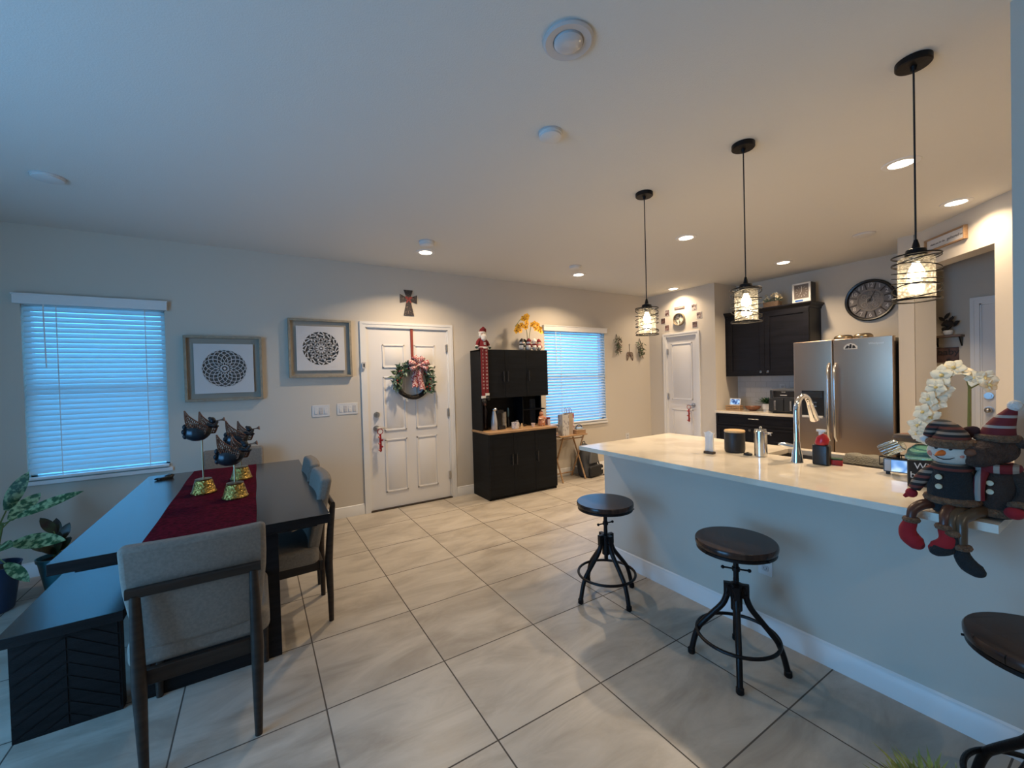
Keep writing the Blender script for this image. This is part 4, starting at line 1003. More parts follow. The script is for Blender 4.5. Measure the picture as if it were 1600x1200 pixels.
stems = [([(0, 0, .06), (-.008, 0, .20), (-.030, 0, .36), (-.040, 0, .44), (-.120, -.01, .40), (-.205, -.02, .31)], [(-.020, -.02, .45), (-.045, -.02, .41), (-.030, -.02, .36), (-.075, -.02, .42), (-.110, -.02, .33), (-.165, -.025, .30), (-.135, -.02, .26), (-.045, -.02, .31), (-.190, -.02, .26)]),
         ([(.01, 0, .06), (.030, 0, .22), (.060, 0, .34), (.12, -.01, .36), (.185, -.01, .29)], [(.065, -.02, .345), (.105, -.02, .355), (.145, -.02, .34), (.175, -.02, .295), (.125, -.02, .29), (.195, -.02, .255)])]
for pts, fs in stems:
    st.tube(pts, .004, 6)
    for f in fs: flower(fl, ct, f, (rr.uniform(-.5, .2), -1, rr.uniform(-.2, .3)), .048, rr)
st.build('stem', STEM, t); fl.build('petals', YELF, t); ct.build('flower_centres', mat('rust_centre', (.35, .09, .01), .6), t)
lf = MB()
for d in ((-1, -.1, .30), (1, -.1, .30), (-.7, -.5, .5), (.8, .3, .45)): lf.leaf((0, 0, .07), d, .17, .038, .05, (0, 0, 1), n=7)
lf.build('leaves', LEAFD, t)
def minisnow(label, loc, hatm, scm, rz=0):
    t = thing('small_plush_snowman', label, 'plush toy', loc, rz, 'small plush snowmen on the hutch')
    MB().sph((0, 0, .040), (.042, .038, .041)).build('body', WHF, t)
    MB().sph((0, -.002, .098), (.032, .030, .029)).build('head', WHF, t)
    MB().lathe([(.031, .108), (.034, .116), (.030, .128), (.012, .150), (0, .156)], n=20).build('hat', hatm, t)
    MB().ring((0, 0, .074), .026, .009, 20, 8).tube([(.012, -.026, .072), (.018, -.044, .040)], [.009, .010], 8).build('scarf', scm, t)
    MB().tube([(0, -.030, .098), (0, -.050, .096)], [.006, .001], 8).build('nose', ORANGE, t)
    MB().sph((-.011, -.029, .106), .003, n=8).sph((.011, -.029, .106), .003, n=8).build('eyes', BLKP, t)
minisnow('leftmost small plush snowman under the yellow orchid, black hat', (2.945, 4.475, 1.8025), BLKM, BLKM, -.2)
minisnow('second small plush snowman from the left under the yellow orchid', (3.032, 4.445, 1.8025), DRED, DRED, 0)
minisnow('third small plush snowman from the left under the yellow orchid', (3.120, 4.445, 1.8025), WHF, DRED, .1)
minisnow('rightmost small plush snowman under the yellow orchid, near the window', (3.210, 4.475, 1.8025), DRED, mat('pink_white_scarf', (.5, .2, .2), .9), .3)

# ------------------------------------------------------------ tray table, bags, backpack
t = thing('folding_tray_table', 'small light-wood folding tray table with crossed legs, right of the hutch', 'side table', (3.695, 4.53, 0))
MB().rbox((-.245, -.165, .622), (.245, .150, .640), .015, 'z').build('table_top', OAKX, t, bevel=.002)
for s in (-1, 1):
    x = s*.200
    for (y0, y1, dx) in ((-.145, .130, 0), (.130, -.145, .020)):
        v = Vector((0, y1-y0, .62)).normalized()
        MB().tube([(x-s*dx, y0, .004), (x-s*dx, y1, .6205)], .0115, 8).build('leg', OAKX, t)
MB().tube([(-.188, .118, .06), (.188, .118, .06)], .009, 8).build('crossbar', OAKX, t)
MB().tube([(-.208, -.108, .585), (.208, -.108, .585)], .009, 8).build('crossbar', OAKX, t)
def bag(name, label, loc, rz, W, D, H, m, hm, grp='gift bags on the tray table', wing=.0):
    t = thing(name, label, 'bag', loc, rz, grp)
    mb = MB(); k = .002
    # open-topped bag with gusset creases
    o_ = [(-W/2, -D/2), (W/2, -D/2), (W/2-.006, 0), (W/2, D/2), (-W/2, D/2), (-W/2+.006, 0)]
    i_ = [(x*(1-.02), y*(1-.05)) for x, y in o_]; n = 6
    vs = [(x, y, 0) for x, y in o_] + [(x*(1+wing), y*(1+wing), H) for x, y in o_] + [(x*(1+wing), y*(1+wing), H) for x, y in i_] + [(x, y, .004) for x, y in i_]
    fs = [tuple(range(6))[::-1], tuple(18+j for j in range(6))]
    for a in range(3):
        for j in range(n): fs.append((a*n+j, a*n+(j+1) % n, (a+1)*n+(j+1) % n, (a+1)*n+j))
    mb.add(vs, fs); mb.build('bag_body', m, t)
    for s in (-1, 1):
        MB().tube([(-W*.22, s*D/2*.95, H-.02), (-W*.20, s*D/2, H+.05), (0, s*D/2*1.05, H+.075), (W*.20, s*D/2, H+.05), (W*.22, s*D/2*.95, H-.02)], .0022, 6).build('handle', hm, t)
    return t
bag('gift_bag', 'pale grey patterned gift bag nearest on the tray table', (3.560, 4.430, .641), .15, .13, .085, .285, mat('pale_grey_printed_paper', (.52, .50, .48), .7, col2=(.24, .22, .24), scale=26, p0=.40, p1=.46, stretch=(1, 1, .6)), CERAM)
bag('gift_bag', 'tan kraft paper gift bag in the middle of the tray table', (3.690, 4.490, .641), .05, .09, .10, .290, mat('kraft_paper', (.40, .32, .25), .8, var=.08), mat('dark_cord', (.06, .05, .07), .7))
bag('gift_bag', 'red and white gift bag rearmost on the tray table', (3.780, 4.575, .641), -.1, .12, .05, .285, mat('red_white_print', (.40, .015, .045), .6, col2=(.70, .62, .62), scale=24, p0=.44, p1=.50), REDF, wing=.10)
one('wooden_box', MB().rbox((-.085, -.055, 0), (.085, .055, .052), .004, 'z').box((-.087, -.057, .046), (.087, .057, .056)), OAKX, 'low light-wood box on the right of the tray table', 'box', (3.835, 4.440, .641), 0, bevel=.002)
t = thing('blue_handled_basket', 'small item with a dark blue arched handle on the wooden box', 'basket', (3.850, 4.450, .698))
MB().rbox((-.055, -.035, 0), (.055, .035, .022), .02, 'z').build('tray_body', mat('pale_blue_plastic', (.35, .45, .52), .4), t, bevel=.003)
MB().tube([(.055*math.cos(a), 0, .018+.045*math.sin(a)) for a in [PI*k/14 for k in range(15)]], .006, 8).build('handle', mat('deep_blue_plastic', (.01, .05, .16), .35), t)
t = thing('backpack', 'grey and black backpack on the floor behind the tray table', 'backpack', (4.075, 4.500, 0), .15)
mb = MB(); vs = []; N = 20; prof = [(0, .150, .085), (.02, .165, .100), (.12, .168, .100), (.24, .150, .085), (.34, .118, .062), (.42, .080, .042), (.45, .045, .020)]
for z, a, b in prof:
    for k in range(N):
        th = 2*PI*k/N; c, s = math.cos(th), math.sin(th); e_ = .55
        vs.append((a*math.copysign(abs(c)**e_, c), b*math.copysign(abs(s)**e_, s) + .10*(z/.45), z+.002))
mb.add(vs, [(i*N+k, i*N+(k+1) % N, (i+1)*N+(k+1) % N, (i+1)*N+k) for i in range(len(prof)-1) for k in range(N)] + [tuple(range(N))[::-1], tuple((len(prof)-1)*N+k for k in range(N))])
mb.build('pack_body', mat('dark_grey_nylon', (.045, .045, .048), .7, bump=.3, bscale=200), t)
MB().rbox((-.135, -.135, .015), (.150, -.095, .165), .03, 'y').build('front_pocket', BLKM, t, bevel=.012)
MB().prism([(-.09, .19), (.11, .19), (.08, .36), (-.06, .36)], -.092, -.060).build('upper_panel', mat('grey_panel', (.11, .11, .105), .8), t, bevel=.01)
MB().box((.105, -.139, .09), (.130, -.1355, .115)).build('logo_patch', CERAM, t)
MB().ring((0, .095, .462), .026, .006, 18, 6, 0, 'y').build('grab_loop', BLKM, t)
MB().tube([(.10, .05, .36), (.150, -.02, .26), (.165, -.05, .14), (.150, -.09, .035)], .010, 8).tube([(.1, -.12, .01), (.17, -.14, .006), (.19, -.10, .006)], .004, 6).build('strap', BLKM, t)

# ------------------------------------------------------------ ornaments on the back wall by the pantry
def sprig(label, cx, cz, seed, s=1):
    t = thing('hanging_greenery', label, 'wall decoration', (cx, WY, cz), 0, 'hanging sprigs by the pantry')
    r_ = random.Random(seed); a, b = MB(), MB()
    for k in range(95):
        x = r_.gauss(0, .030)*s; z = r_.uniform(-.12, .10)*s; p = (x, -.018-r_.uniform(0, .03), z); d = (r_.uniform(-1, 1), r_.uniform(-.5, -.05), r_.uniform(-1.2, .7))
        (a if r_.random() < .65 else b).leaf(p, d, r_.uniform(.035, .085)*s, .012, .1, (r_.uniform(-.5, .5), -1, 0), n=3)
    a.build('sprig_leaves', GREENF, t); b.build('dry_leaves', mat('dry_brown_leaf', (.13, .085, .055), .8), t)
    MB().tube([(-.03*s, -.012, .08*s), (-.008, -.006, .145*s), (0, -.004, .165*s), (.008, -.006, .145*s), (.03*s, -.012, .08*s)], .0028, 6).build('hanging_cord', VINE, t)
    MB().cyl((0, -.001, .165*s), (0, -.010, .165*s), .004, n=8).build('nail', NICKEL, t)
sprig('hanging dried greenery nearest the right window', 4.900, 1.930, 4)
sprig('hanging dried greenery beside the farthest pendant lamp', 5.430, 1.880, 9)
t = thing('wire_wings_ornament', 'pair of woven brown wings hanging between two greenery sprigs', 'wall decoration', (5.190, WY, 1.800))
MB().tube([(0, -.006, .13), (0, -.006, -.01)], .003, 6).ring((0, -.006, .135), .010, .002, 14, 6, 0, 'y').build('hanging_cord', VINE, t)
wb = mat('brown_wicker', (.16, .10, .075), .8)
for s in (-1, 1):
    mb = MB(); out = [(0, -.01), (.020, .015), (.055, .010), (.072, -.030), (.075, -.080), (.065, -.125), (.045, -.100), (.030, -.070), (.012, -.045)]
    mb.tube([(s*x, -.010, z) for x, z in out], .0045, 6, 0, True)
    for k in range(4): mb.tube([(s*.012, -.010, -.01-.008*k), (s*(.068-.006*k), -.012, -.015-.028*k)], .003, 5)
    mb.tube([(s*.02, -.011, .012), (s*.048, -.012, -.04), (s*.062, -.011, -.12)], .003, 5)
    mb.build('wing', wb, t)

# ------------------------------------------------------------ pantry wall decorations
FX = 5.68
MPW = frame_M((FX, 0, 0), (0, -1, 0), (1, 0, 0))
photo_m = [mat('dim_photo_%d' % k, c1, .35, col2=c2, scale=sc_, p0=.45, p1=.55) for k, (c1, c2, sc_) in enumerate([((.10, .05, .05), (.40, .33, .32), 22), ((.14, .08, .07), (.05, .03, .03), 26), ((.30, .20, .18), (.10, .05, .04), 20), ((.42, .36, .34), (.06, .035, .04), 18), ((.36, .30, .28), (.08, .05, .06), 22), ((.16, .11, .11), (.06, .04, .04), 16)])]
for k, (y, z, lb) in enumerate([(4.337, 2.425, 'upper left small square photo over the pantry door'), (4.418, 2.305, 'outermost left small square photo over the pantry door'), (4.345, 2.185, 'lower left small square photo over the pantry door'),
                                (3.858, 2.445, 'upper right small square photo over the pantry door'), (3.775, 2.312, 'outermost right small square photo over the pantry door'), (3.850, 2.180, 'lower right small square photo over the pantry door')]):
    t = thing('photo_print', lb, 'photo', (FX, y, z), -PI/2, 'small photos around the pantry clock')
    MB().box((-.045, -.004, -.050), (.045, -.0005, .050)).build('backing', CERAM, t)
    MB().box((-.039, -.0052, -.044), (.039, -.0042, .044)).build('print', photo_m[k], t)
t = thing('small_wall_sign', 'thin brown sign centred above the little pantry clock', 'sign', (FX, 4.110, 2.475), -PI/2)
MB().box((-.088, -.012, -.017), (.088, -.001, .017)).build('board', mat('mauve_brown_board', (.20, .13, .12), .6), t, bevel=.001)
mb = MB(); mb.box((-.070, -.013, -.003), (.070, -.0122, .003)); mb.build('lettering_line', mat('pale_letters', (.42, .33, .31), .6), t)
def clock(name, label, loc, rz, R, rim, face, numm, big):
    t = thing(name, label, 'clock', loc, rz)
    Mx = Matrix.Rotation(PI/2, 4, 'X')
    MB().lathe([(R*.86, .004), (R*.86, .022), (R*.90, .036), (R*.96, .040), (R, .030), (R, .001), (R*.86, .001)], n=64, M=Mx).build('rim', rim, t)
    MB().lathe([(0, .003), (R*.865, .003), (R*.865, .008), (0, .008)], n=56, M=Mx).build('face', face, t)
    nb = MB()
    for n_ in range(1, 13):
        a = PI/2 - 2*PI*n_/12; rr_ = R*.725; text_mb(nb, str(n_), R*.27, Matrix.Translation((rr_*math.cos(a), -.0095, rr_*math.sin(a))) @ Matrix.Rotation(PI/2, 4, 'X'), 0, .001)
    nb.build('numerals', numm, t)
    return t, Mx
ck, Mx = clock('pantry_clock', 'small round marbled clock above the pantry door', (FX, 4.113, 2.292), -PI/2, .098, mat('bronze_rim', (.25, .20, .13), .4, .4), mat('marbled_face', (.62, .58, .50), .4, col2=(.10, .09, .07), scale=26, p0=.42, p1=.50), mat('dark_numeral', (.05, .04, .035), .5), False)
MB().tube([(0, -.012, 0), (-.03, -.012, .045)], .002, 6).tube([(0, -.012, 0), (.004, -.012, -.07)], .002, 6).build('hands', BLKP, ck)

# ------------------------------------------------------------ kitchen wall cabinets and what stands on them
KX = 6.25
def pull(par, p0_, p1_, off):
    a, b = Vector(p0_), Vector(p1_); o_ = Vector(off); d = (b-a)*.12
    MB().tube([a+o_, b+o_], .005, 8).tube([a+d, a+d+o_], .004, 8).tube([b-d, b-d+o_], .004, 8).build('handle', NICKEL, par)
def shaker(par, name, x, y0, y1, z0, z1, rail=.062, th=.019):
    """door/drawer front facing -X with recessed panel"""
    mb = MB(); r = rail
    for q in ((y0, z0, y1, z0+r), (y0, z1-r, y1, z1), (y0, z0+r, y0+r, z1-r), (y1-r, z0+r, y1, z1-r)): mb.box((x-th, q[0], q[1]), (x, q[2], q[3]))
    mb.box((x-th*.45, y0+r, z0+r), (x, y1-r, z1-r))
    return mb.build(name, CABW, par, bevel=.0015)
def crown(par, segs, z):
    mb = MB()
    for (ax, ay, bx, by, nx, ny) in segs:
        p, q = Vector((ax, ay, z)), Vector((bx, by, z)); n = Vector((nx, ny, 0))
        prof = [(0, -.01), (.008, -.01), (.010, .012), (.030, .036), (.042, .046), (.042, .062), (0, .062)]
        # mitre: lengthen ends outwards along the run
        dr = (q-p).normalized(); k = len(prof)
        vs = [p + n*a - dr*a*(1 if (ax, ay) in MIT else 0) + Vector((0, 0, b)) for a, b in prof] + [q + n*a + dr*a*(1 if (bx, by) in MIT else 0) + Vector((0, 0, b)) for a, b in prof]
        mb.add(vs, [tuple(range(k)), tuple(range(k, 2*k))[::-1]] + [(i, i+k, (i+1) % k+k, (i+1) % k) for i in range(k)])
    mb.box((min(s[0] for s in segs)+.001, min(s[1] for s in segs)+.001, z+.045), (KX-.002, max(s[3] for s in segs)-.002, z+.060))
    return mb.build('crown_moulding', CABW, par, ang=25)
CY0, CY1, CXF, CZ0, CZ1 = 2.430, 3.480, 5.930, 1.380, 2.245
t = thing('wall_cabinet', 'black two-door wall cabinet with crown moulding left of the fridge', 'cabinet')
MB().box((CXF, CY0, CZ0), (KX-.001, CY1, CZ1)).box((CXF, CY1, CZ0), (CXF+.02, 3.528, CZ1)).build('body', CABW, t, bevel=.002)
MIT = {(CXF, CY0)}
crown(t, [(CXF, CY0, CXF, 3.526, -1, 0), (CXF, CY0, KX-.002, CY0, 0, -1)], CZ1)
ymid = (CY0+CY1)/2+.012
for (a, b, ky) in ((CY0+.004, ymid-.002, ymid-.045), (ymid+.002, CY1-.004, ymid+.045)):
    d = shaker(t, 'door', CXF-.001, a, b, CZ0+.004, CZ1-.004)
    MB().box((CXF-.043, ky-.014, CZ0+.042), (CXF-.0205, ky+.014, CZ0+.070)).build('knob', STEELB, d, bevel=.002)
TOPZ = CZ1+.0625
# flowers in a wooden box
t = thing('flower_basket', 'wicker basket of pale flowers on top of the black wall cabinet', 'flower arrangement', (5.975, 2.885, TOPZ))
MB().frus((-.055, -.090, 0), (.055, .090, .070), -.008).build('basket', mat('brown_wicker_basket', (.13, .085, .055), .8, bump=.9, bscale=90, bdist=.01), t, bevel=.003)
rr = random.Random(31); a, b, ct = MB(), MB(), MB()
for k in range(30): flower(a, ct, (rr.uniform(-.06, .06), rr.uniform(-.105, .105), .10+rr.uniform(-.01, .075)), (rr.uniform(-1.2, 0), rr.uniform(-.6, .6), rr.uniform(0, 1)), .026, rr)
for k in range(60): b.leaf((rr.uniform(-.05, .05), rr.uniform(-.09, .09), .07), (rr.uniform(-1, 1), rr.uniform(-1, 1), rr.uniform(.1, 1)), .08, .02, .3, (0, 0, 1), n=3)
a.build('petals', CREAMF, t); b.build('leaves', EUCA, t); ct.build('flower_centres', YELF, t)
t = thing('box_radio', 'white box with a dark dial face and small blue label on the black wall cabinet', 'appliance', (5.985, 2.535, TOPZ), 0)
MB().box((-.0, -.105, 0), (.130, .105, .255), 0).build('case', mat('dark_grey_case', (.035, .033, .032), .5), t, bevel=.004)
mb = MB()
for q in ((-.105, 0, .105, .055), (-.105, .235, .105, .255), (-.105, .055, -.083, .235), (.083, .055, .105, .235)): mb.box((-.018, q[0], q[1]), (-.0005, q[2], q[3]))
mb.build('white_front_frame', CERAM, t, bevel=.003)
Mf = frame_M((-.006, 0, .145), (0, -1, 0), (0, 0, 1))
MB().box((-.008, -.083, .055), (-.0005, .083, .235)).build('dial', mat('grey_brown_dial', (.15, .125, .11), .4), t)
mb = MB()
for k in range(12):
    a_ = 2*PI*k/12; mb.tube([(-.010, .050*math.cos(a_), .145+.050*math.sin(a_)), (-.010, .068*math.cos(a_), .145+.068*math.sin(a_))], .0018, 5)
mb.tube([(-.011, 0, .145), (-.011, -.004, .205)], .0022, 6).tube([(-.011, 0, .145), (-.011, .018, .115)], .0022, 6); mb.build('dial_marks', CERAM, t)
MB().box((-.0195, -.020, .018), (-.0182, .070, .040)).build('blue_label', mat('blue_label_ink', (.03, .12, .45), .4), t)

# big wall clock
ck, Mx = clock('gear_wall_clock', 'large round black-rimmed clock with gear-work centre above the fridge', (KX, 1.922, 2.256), -PI/2, .245, mat('black_clock_rim', (.010, .009, .009), .32), mat('grey_clock_face', (.17, .15, .14), .45, var=.25, scale=14), mat('silver_numeral', (.62, .58, .54), .4, .2), True)
pat = mat('pewter_gears', (.42, .38, .34), .4, .5)
mb = MB(); bz = MB()
for r_ in (.118, .128): mb.ring((0, -.012, 0), r_, .0035, 56, 6, 0, 'y')
def gear(mb, cx, cz, r_, n_, y=-.013):
    poly = []
    for k in range(n_*4):
        a_ = 2*PI*k/(n_*4); q = r_*(1.0 if k % 4 < 2 else .84); poly.append((cx+q*math.cos(a_), cz+q*math.sin(a_)))
    mb.ring((cx, y, cz), r_*.78, r_*.10, 28, 6, 0, 'y')
    for k in range(n_): 
        a_ = 2*PI*k/n_; mb.box((-r_*.08, y-.003, r_*.80), (r_*.08, y+.003, r_*1.0), M=Matrix.Translation((cx, 0, cz)) @ Matrix.Rotation(a_, 4, 'Y'))
    for k in range(4):
        a_ = PI*k/4; mb.tube([(cx-r_*.75*math.cos(a_), y, cz-r_*.75*math.sin(a_)), (cx+r_*.75*math.cos(a_), y, cz+r_*.75*math.sin(a_))], r_*.05, 5)
gear(mb, 0, 0, .042, 16); gear(mb, .050, .045, .035, 14, -.011); gear(mb, -.052, -.048, .034, 14, -.011); gear(mb, .045, -.055, .032, 12, -.011); gear(mb, -.055, .045, .030, 12, -.011); gear(mb, .078, -.008, .022, 10, -.011); gear(mb, 0, .082, .022, 10, -.011); gear(mb, -.008, -.088, .022, 10, -.011)
mb.build('gear_work', pat, ck)
mb = MB()
for k in range(12):
    a_ = 2*PI*(k+.5)/12; mb.tube([(.132*math.cos(a_), -.0105, .132*math.sin(a_)), (.205*math.cos(a_), -.0105, .205*math.sin(a_))], .006, 5)
mb.build('hour_dividers', mat('dark_bronze_face', (.065, .052, .046), .5), ck)
MB().tube([(0, -.024, 0), (.052, -.024, .108)], [.005, .002], 8).tube([(0, -.026, 0), (-.028, -.026, -.028)], [.005, .002], 8).cyl((0, -.020, 0), (0, -.028, 0), .012, n=16).build('hands', BLKP, ck)

# ------------------------------------------------------------ fridge
FXF, FY0, FY1, FZ = 5.460, 1.503, 2.415, 1.772
t = thing('refrigerator', 'stainless side-by-side refrigerator with two long handles and black dispenser', 'refrigerator', (5.82, (FY0+FY1)/2, 0))
ym = (FY0+FY1)/2
def f(x, y, z): return (x-5.82, y-ym, z)
MB().box(f(FXF+.075, FY0+.004, .02), f(6.20, FY1-.004, FZ-.018)).build('body', mat('dark_fridge_side', (.020, .019, .019), .4), t, bevel=.004)
MB().box(f(FXF+.085, FY0+.03, 0), f(6.15, FY1-.03, .02)).build('feet_base', BLKM, t)
YS = 2.018
dr = MB().rbox(f(FXF, FY0, .06), f(FXF+.072, YS-.003, FZ), .012, 'z').build('fridge_door', STEEL, t, bevel=.003)
dl_ = MB().rbox(f(FXF, YS+.003, .06), f(FXF+.072, FY1, FZ), .012, 'z').build('freezer_door', STEEL, t, bevel=.003)
for par, y in ((dr, YS-.030), (dl_, YS+.032)):
    x = FXF; MB().tube([f(x-.012, y, .655), f(x-.050, y, .70), f(x-.056, y, .85), f(x-.058, y, 1.08), f(x-.056, y, 1.32), f(x-.050, y, 1.46), f(x-.012, y, 1.505)], [.013, .014, .014, .014, .014, .014, .013], 14).tube([f(x+.002, y, .650), f(x-.014, y, .655)], .013, 12).tube([f(x+.002, y, 1.51), f(x-.014, y, 1.505)], .013, 12).build('handle', STEELB, par)
mb = MB().box(f(FXF-.004, 2.105, .905), f(FXF-.0005, 2.330, 1.205)); mb.build('dispenser_panel', BLKP, dl_, bevel=.001)
mb = MB().box(f(FXF-.0075, 2.120, 1.125), f(FXF-.0045, 2.315, 1.190)).box(f(FXF-.012, 2.170, .985), f(FXF-.0045, 2.265, 1.080)); mb.build('dispenser_controls', mat('dark_glossy_panel', (.03, .032, .036), .12), dl_, bevel=.001)
MB().rbox(f(FXF-.030, 2.112, .895), f(FXF-.0045, 2.322, .918), .008, 'z').build('drip_tray', PLAST, dl_)
MB().box(f(FXF-.020, 2.175, 1.020), f(FXF-.0125, 2.262, 1.034)).box(f(FXF-.020, 2.175, 1.066), f(FXF-.0125, 2.262, 1.074)).build('dispenser_paddle', STEELB, dl_)
lm = MB(); text_mb(lm, 'Whirlpool', .030, frame_M(f(FXF-.0012, 1.640, 1.705), (0, -1, 0), (0, 0, 1)), 0, .0006); lm.build('brand_lettering', CERAM, dr)
mg = thing('fridge_magnet', 'black and white arched magnet at the top of the right fridge door', 'magnet', (FXF-.0005, 1.855, 1.688), -PI/2)
MB().prism([(-.060, -.030), (.060, -.030), (.060, -.005), (.035, .022), (0, .036), (-.035, .022), (-.060, -.005)], -.004, 0).build('magnet_body', CERAM, mg)
mb = MB().prism([(-.050, -.022), (-.020, -.022), (-.010, .004), (-.030, .010)], -.0055, -.0042).prism([(-.015, -.022), (.010, -.022), (.012, .020), (-.004, .024)], -.0055, -.0042).prism([(.016, -.022), (.050, -.022), (.034, .010), (.020, .010)], -.0055, -.0042); mb.build('magnet_print', BLKM, mg)
for k, (x, y, r_, lb) in enumerate(((5.60, 1.965, .088, 'left metallic bowl upside down on top of the fridge'), (5.585, 1.785, .085, 'right metallic bowl upside down on top of the fridge'))):
    one('metal_bowl', MB().lathe([(r_*.72, 0), (r_*.97, .004), (r_, .012), (r_*.96, .030), (r_*.80, .045), (r_*.6, .050), (0, .051)], n=36), mat('aged_brass_bowl', (.38, .30, .20), .28, 1.0), lb, 'bowl', (x, y, FZ+.0005), 0, 'bowls on the fridge')

# ------------------------------------------------------------ base cabinet, counter, backsplash
BX, BZ = 5.660, .862
t = thing('base_cabinet', 'black base cabinet with drawer and doors left of the fridge', 'cabinet')
MB().box((BX, 2.432, .10), (KX-.001, 3.528, BZ)).box((BX+.07, 2.432, 0), (KX-.001, 3.528, .10)).build('body', CABW, t, bevel=.002)
d = shaker(t, 'drawer', BX-.001, 2.445, 3.518, .700, .855, .03); pull(d, (BX-.020, 2.905, .808), (BX-.020, 3.045, .808), (-.026, 0, 0))
ym2 = 2.985
d = shaker(t, 'door', BX-.001, ym2+.002, 3.518, .110, .690); MB().box((BX-.042, 3.020, .640), (BX-.0205, 3.046, .666)).build('knob', STEELB, d, bevel=.002)
d = shaker(t, 'drawer', BX-.001, 2.445, ym2-.002, .500, .690, .03); pull(d, (BX-.020, 2.74, .648), (BX-.020, 2.86, .648), (-.026, 0, 0))
d = shaker(t, 'drawer', BX-.001, 2.445, ym2-.002, .110, .494, .05); pull(d, (BX-.020, 2.66, .44), (BX-.020, 2.80, .44), (-.026, 0, 0))
one('kitchen_countertop', MB().box((BX-.030, 2.425, BZ+.0005), (KX-.001, 3.529, .892)), QUARTZ, 'pale quartz countertop on the base cabinet left of the fridge', 'countertop', bevel=.003)
def tiles():
    m = mat('white_subway_tile', (.62, .61, .60), .22); nt = m.node_tree; b = nt.nodes['Principled BSDF']
    tc = nt.nodes.new('ShaderNodeTexCoord'); sp = nt.nodes.new('ShaderNodeSeparateXYZ'); cb = nt.nodes.new('ShaderNodeCombineXYZ')
    nt.links.new(tc.outputs['Object'], sp.inputs[0]); nt.links.new(sp.outputs[1], cb.inputs[0]); nt.links.new(sp.outputs[2], cb.inputs[1])
    br = nt.nodes.new('ShaderNodeTexBrick'); br.inputs['Scale'].default_value = 1; br.inputs['Brick Width'].default_value = .152; br.inputs['Row Height'].default_value = .076; br.inputs['Mortar Size'].default_value = .0016
    br.inputs['Color1'].default_value = (.62, .61, .60, 1); br.inputs['Color2'].default_value = (.57, .56, .55, 1); br.inputs['Mortar'].default_value = (.40, .39, .37, 1)
    nt.links.new(cb.outputs[0], br.inputs['Vector']); nt.links.new(br.outputs['Color'], b.inputs['Base Color']); return m
struct('trim_6', MB().box((KX-.009, 2.43, .8925), (KX-.0005, 3.529, 1.379)), tiles())
# outlet with plug on the backsplash
outlet('white outlet on the tiled backsplash above the air fryer', Matrix.Translation((KX-.009, 2.90, 1.200)) @ Matrix.Rotation(-PI/2, 4, 'Z'))
CT = .8925
t = thing('air_fryer', 'black two-drawer air fryer with silver handles next to the fridge', 'kitchen appliance', (5.905, 2.660, CT))
# front faces -X
MB().rbox((-.130, -.195, .012), (.150, .195, .300), .035, 'z').build('body', mat('charcoal_fryer', (.022, .024, .027), .35), t, bevel=.010, seg=3)
MB().box((-.110, -.16, 0), (.130, .16, .0125)).build('feet', BLKM, t)
MB().rbox((-.122, -.180, .3005), (.140, .180, .312), .03, 'z').build('top_trim', NICKEL, t)
MB().box((-.141, -.120, .205), (-.1305, .135, .290)).build('control_panel', mat('glossy_black_panel', (.012, .012, .014), .08), t, bevel=.003)
mb = MB()
for q in ((-.120, .2015, .135, .205), (-.120, .290, .135, .2935), (-.1235, .2015, -.120, .2935), (.135, .2015, .1385, .2935)): mb.box((-.1425, q[0], q[1]), (-.1305, q[2], q[3]))
mb.build('panel_bezel', NICKEL, t)
mb = MB(); text_mb(mb, 'NINJA', .018, frame_M((-.1418, .01, .276), (0, -1, 0), (0, 0, 1))); mb.box((-.1425, -.030, .232), (-.1412, .050, .240)); mb.build('panel_lettering', mat('pale_print', (.6, .6, .6), .4), t)
for y in (-.088, .100):
    d = MB().rbox((-.152, y-.088, .022), (-.131, y+.088, .190), .012, 'x').build('basket_drawer', mat('charcoal_fryer', (.02, .02, .02), .3), t, bevel=.003)
    MB().rbox((-.178, y-.012, .045), (-.153, y+.012, .165), .006, 'x').build('handle', STEELB, d, bevel=.002)
t = thing('potted_succulent', 'small spiky dark green plant in a white pot beside the air fryer', 'potted plant', (5.960, 2.975, CT))
MB().lathe([(.040, 0), (.042, .012), (.036, .020), (.050, .028), (.056, .105), (.050, .105), (.046, .09), (0, .088)], n=30).build('pot', CERAM, t)
lf = MB(); rr = random.Random(8)
for k in range(26):
    a_ = k*2.4; e_ = .25+1.1*(k/26); lf.leaf((0, 0, .090), (math.cos(a_)*math.cos(e_), math.sin(a_)*math.cos(e_), math.sin(e_)), .155-.045*(k/26), .034, .12, (0, 0, 1), n=6)
o = lf.build('leaves', LEAFD, t); o.modifiers.new('thick', 'SOLIDIFY').thickness = .003
one('wooden_bowl', MB().lathe([(.045, 0), (.050, .006), (.085, .030), (.105, .062), (.100, .062), (.080, .034), (.045, .012), (0, .010)], n=40), WALNT, 'reddish wooden bowl between plant and tablet on the kitchen counter', 'bowl', (5.945, 3.155, CT))
t = thing('wooden_crate_stand', 'light wooden slatted stand carrying the small tablet on the kitchen counter', 'stand', (5.875, 3.375, CT))
mb = MB()
for k in range(3): mb.box((-.050, -.100, .004+.024*k), (.050, .100, .022+.024*k))
mb.box((-.046, -.096, 0), (.046, .096, .004)); mb.build('slats', OAK, t, bevel=.002)
for y in (-.0985, 0, .0985): MB().box((-.053, y-.006, .002), (-.0505, y+.006, .070)).build('upright', OAK, t)
t = thing('tablet', 'small white-framed tablet showing a blue picture, on the wooden stand', 'tablet', (5.870, 3.370, CT+.0715))
Mt = Matrix.Rotation(math.radians(14), 4, 'Y')
MB().rbox((-.005, -.080, 0), (.005, .080, .100), .012, 'x', M=Mt).build('frame', PLAST, t)
